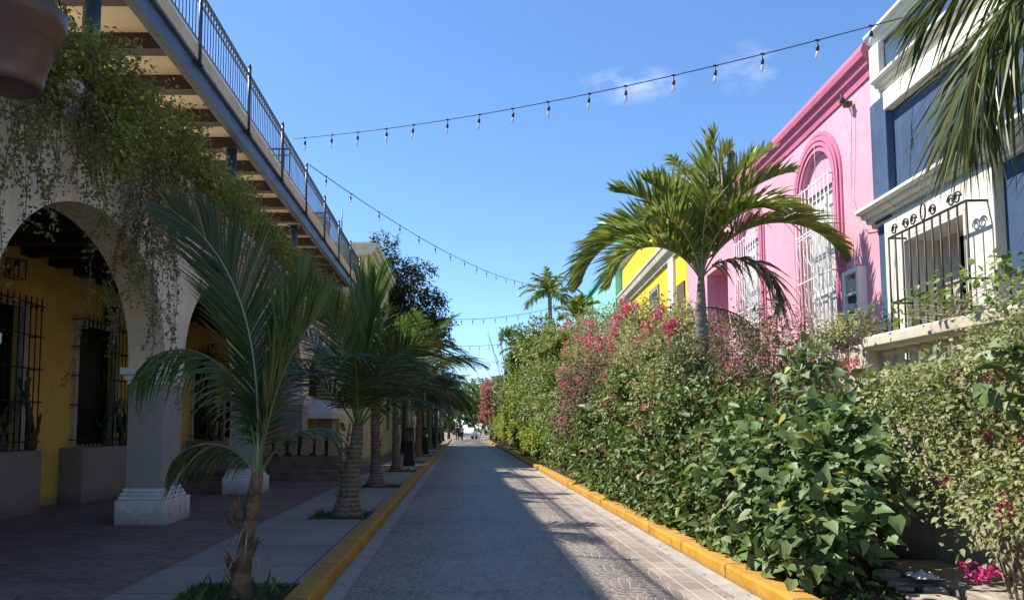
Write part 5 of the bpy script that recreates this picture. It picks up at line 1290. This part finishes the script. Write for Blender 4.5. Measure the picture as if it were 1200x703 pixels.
boug(23.0, 3.7, 3.3, 'dry salmon pink bougainvillea spilling low over the hedge', 345, 7000, ['faded', 'coral'], 9, 1.1, 1.3, (350, .06, M['bracts_dry']), 'bougdry')
for i, (y, x, h, mt, lab, n, L) in enumerate([
    (21.8, 3.5, 1.9, 'hedge', 'rounded green shrub low at the kerb under the salmon bougainvillea', 5200, .11),
    (25.6, 3.5, 2.2, 'green', 'mid green shrub low at the kerb, beyond the kerb step', 5200, .12),
    (30.0, 3.7, 4.6, 'green', 'leafy green shrub in the middle of the hedge line', 6000, .14),
    (35.5, 3.8, 6.1, 'boug', 'olive shrub wall rising below the small hedge palm', 7000, .15),
    (41.0, 3.9, 7.0, 'green', 'tall leafy shrub mass below the distant palm', 8000, .17),
    (47.0, 3.9, 7.4, 'lime', 'tall yellow green shrub forming the left shoulder of the hedge', 8000, .19),
    (53.5, 3.7, 7.0, 'boug', 'olive green shrub behind the yellow green kerb plants', 7000, .20),
    (61.0, 3.7, 5.7, 'green', 'far green shrub mass before the pink bush', 7000, .22),
    (79.0, 3.8, 5.0, 'green', 'last green shrub mass on the right of the street', 7000, .26)]):
    w = 1.0 + y/45; rl_ = random.Random(i+900); hs = 1+h/9
    lb_ = [(x+.5, y, h*.42, .7, 1.6*w, h*.40)]
    for q in range(17):
        zz = h*(.10 + .86*(q+.5)/17); rr_ = rl_.uniform(.32, .62)*hs
        lb_.append((x + rl_.uniform(-.25, .7) + .35*zz/h, y + rl_.uniform(-1.5, 1.5)*w, zz, rr_, rr_*1.3, rr_*rl_.uniform(.7, 1.0)))
    shrub('hedge_shrub', lab, 'shrub', (x, y, .11), lb_,
          int(n*1.25), L, L*.62, M[mt], 360+i, 'shrubs along the far hedge', twig=.2+L, per=8, fill=.4, nstem=10, r0=.02)
for i, (y, h) in enumerate([(33, 1.3), (38, 1.6), (43.5, 1.9), (49.5, 2.2), (56, 2.3), (63, 2.4)]):
    shrub('kerbside_shrub', ['nearest', 'second', 'third', 'fourth', 'fifth', 'farthest'][i] + ' of the low bright yellow green shrubs lining the far kerb', 'shrub', (3.35, y, .11),
          [(3.38, y-1.2, h*.5, .45, 1.5, h*.5), (3.38, y+1.3, h*.48, .45, 1.6, h*.5), (3.4, y, h*.65, .4, 1.2, h*.4)], 3600, .14+.001*y, .09, M['lime'], 380+i, 'yellow green shrubs along the far kerb', twig=.3, per=8, nstem=8, r0=.012)
shrub('bougainvillea', 'far bougainvillea covered in salmon pink at the street end on the right', 'shrub', (3.2, 71, .11),
      [(3.0, 70, 4.0, 1.0, 2.2, 1.6), (3.2, 72, 5.0, .9, 2.0, 1.1), (2.9, 70, 2.2, .8, 2.2, 1.6)], 6000, .22, .15, M['boug'], 391, None, twig=.5, per=8, nstem=10, r0=.03, extra=(6000, .20, M['bracts_dry']))
shrub('hedge_shrub', 'single leafy branch sticking out of the hedge towards the street', 'shrub', (3.6, 52, .11),
      [(2.6, 52, 8.1, .9, .5, .28), (3.5, 52, 7.6, .8, .8, .6)], 1300, .22, .13, M['green'], 392, None, twig=.3, per=8, nstem=14, r0=.03, keep=lambda w: w[:,2] > 6.4)
shrub('wild_stem', 'thin reddish weed stem with sparse leaves against the pink wall', 'plant', (4.6, 11.0, 2.4),
      [(4.55, 11.0, 3.15, .06, .10, .28), (4.6, 10.9, 2.8, .05, .16, .2)], 90, .08, .05, M['bougdry'], 393, None, twig=.14, per=6, nstem=8, r0=.006)

# ------------------------------------------------------------------ string lights
def string_lights(label, A_, B_, sag, nb, seed=0, r=.009, bs=1.0, cat='string lights', skew=0.0, tint=None):
    A_, B_ = Vector(A_), Vector(B_); t = thing('string_lights', label, cat, A_, 0, 'bulb strings across the street')
    def P(u): p = (B_-A_)*u; p.z -= sag*4*u*(1-u)*(1+skew*(u-.5)); return p
    mb = MB(); mb.tube([P(i/60) for i in range(61)], r, 5, False); mb.build('cable', M['cable'], t)
    rg = random.Random(seed)
    for k in range(nb):
        u = (k+.5)/nb + rg.uniform(-.004, .004); p = P(u)
        sw = rg.uniform(-.012, .012)
        b = MB(); b.lathe([(.0, -.245), (.012, -.243), (.030, -.215), (.033, -.19), (.022, -.155), (.016, -.135)], (sw, 0, 0), 12); bo = b.build('bulb', M['bulb'], t); bo.location = p; bo.scale = (bs,)*3
        s = MB(); s.lathe([(.016, -.14), (.020, -.135), (.021, -.075), (.010, -.06), (.004, -.055)], (sw, 0, 0), 10); s.tube([(sw, 0, -.06), (0, 0, 0)], .005, 5)
        s.tube([(-.03, 0, .004), (.03, 0, .0)], .012, 6); s.tube([(sw,0,-.14),(sw,0,-.20)], .004, 4); s.build('socket', M['socket'], bo)
string_lights('nearest bulb string, crossing from the deck railing to the blue house roof', (-4.05, 17.3, 8.45), (6.75, 10.9, 7.80), .28, 16, 1, .009, 1.3)
string_lights('second bulb string, running from the deck railing far down to the right', (-4.05, 18.9, 8.42), (5.3, 47, 10.6), .75, 17, 2, .012, 1.25)
string_lights('third bulb string, nearly level, just above the hedge palm', (-3.6, 44, 8.3), (5.4, 40.5, 8.2), .5, 14, 3, .014, 1.3)
string_lights('fourth bulb string, level and lower than the third', (-3.6, 52, 7.6), (5.4, 52, 7.9), .5, 14, 4, .016, 1.4)
string_lights('fifth bulb string, slanting up to the right far down the street', (-3.6, 62, 6.6), (5.0, 60, 7.4), .4, 14, 5, .018, 1.5)
string_lights('lowest and farthest bulb string over the street end', (-3.6, 70, 6.2), (5.0, 70, 6.7), .4, 14, 6, .02, 1.6)

# ------------------------------------------------------------------ sky, sun, camera
w = bpy.data.worlds.new('World'); SC.world = w; w.use_nodes = True
t = w.node_tree; t.nodes.clear(); out = t.nodes.new('ShaderNodeOutputWorld'); bg = t.nodes.new('ShaderNodeBackground')
sky = t.nodes.new('ShaderNodeTexSky'); sky.sky_type = 'NISHITA'; sky.sun_disc = False
AZ = R(20); EL = R(52.5)
sky.sun_elevation = EL; sky.sun_rotation = R(290); sky.air_density = 0.85; sky.dust_density = 0.05; sky.ozone_density = 3.0; sky.altitude = 0
bg.inputs['Strength'].default_value = 0.125
# a few thin wisps of cirrus low contrast, fixed in the sky
tc = t.nodes.new('ShaderNodeTexCoord'); sp = t.nodes.new('ShaderNodeSeparateXYZ'); t.links.new(tc.outputs['Generated'], sp.inputs[0])
def wisp(cx, cz, wx, wz):
    az_ = X(t, sp.outputs[0]) / X(t, sp.outputs[1]); el_ = X(t, sp.outputs[2]) / X(t, sp.outputs[1])
    a = (az_ - cx)*(1/wx); b = (el_ - cz)*(1/wz) - a*.25
    return ((a*a + b*b)*-1 + 1.0).op('MAXIMUM', 0.0)
mpp = t.nodes.new('ShaderNodeMapping'); mpp.inputs['Scale'].default_value = (14, 14, 26); t.links.new(tc.outputs['Generated'], mpp.inputs[0])
nz = noise(t, mpp.outputs[0], 1.6, 8, 0.62)
fac = (wisp(.235, .475, .085, .03) + wisp(.40, .50, .05, .045)*.7)
front = X(t, sp.outputs[1]).gt(0.2)
fac = (fac*((nz - .42)*3.2).op('MAXIMUM', 0.0)*.40*front).op('MINIMUM', .5)
sk = mixc(t, 1.0, sky.outputs[0], (0.70, 0.86, 1.0), 'MULTIPLY')
cm = mixc(t, fac, sk, (5.2, 5.6, 6.4))
t.links.new(cm, bg.inputs[0]); t.links.new(bg.outputs[0], out.inputs[0])
sd = bpy.data.lights.new('sun', 'SUN'); sd.energy = 4.1; sd.angle = R(.53); sd.color = (1.0, .93, .82)
so = bpy.data.objects.new('sun', sd); COL.objects.link(so)
d = Vector((math.cos(EL)*math.cos(AZ), -math.cos(EL)*math.sin(AZ), -math.sin(EL)))
so.rotation_euler = d.to_track_quat('-Z', 'Y').to_euler(); so.location = (-20, 10, 30)
cd = bpy.data.cameras.new('camera'); cam = bpy.data.objects.new('camera', cd); COL.objects.link(cam)
cam.location = (0, 0, 1.55); cam.rotation_euler = (R(90+4.3), 0, 0); cd.sensor_width = 36; cd.lens = 26.0; cd.shift_y = .0696; cd.shift_x = .0487; cd.clip_end = 2000; cd.clip_start = .05
SC.camera = cam
SC.view_settings.view_transform = 'Standard'; SC.view_settings.look = 'None'; SC.view_settings.exposure = 1.02; SC.view_settings.gamma = 1
SC.cycles.max_bounces = 8; SC.cycles.transparent_max_bounces = 8
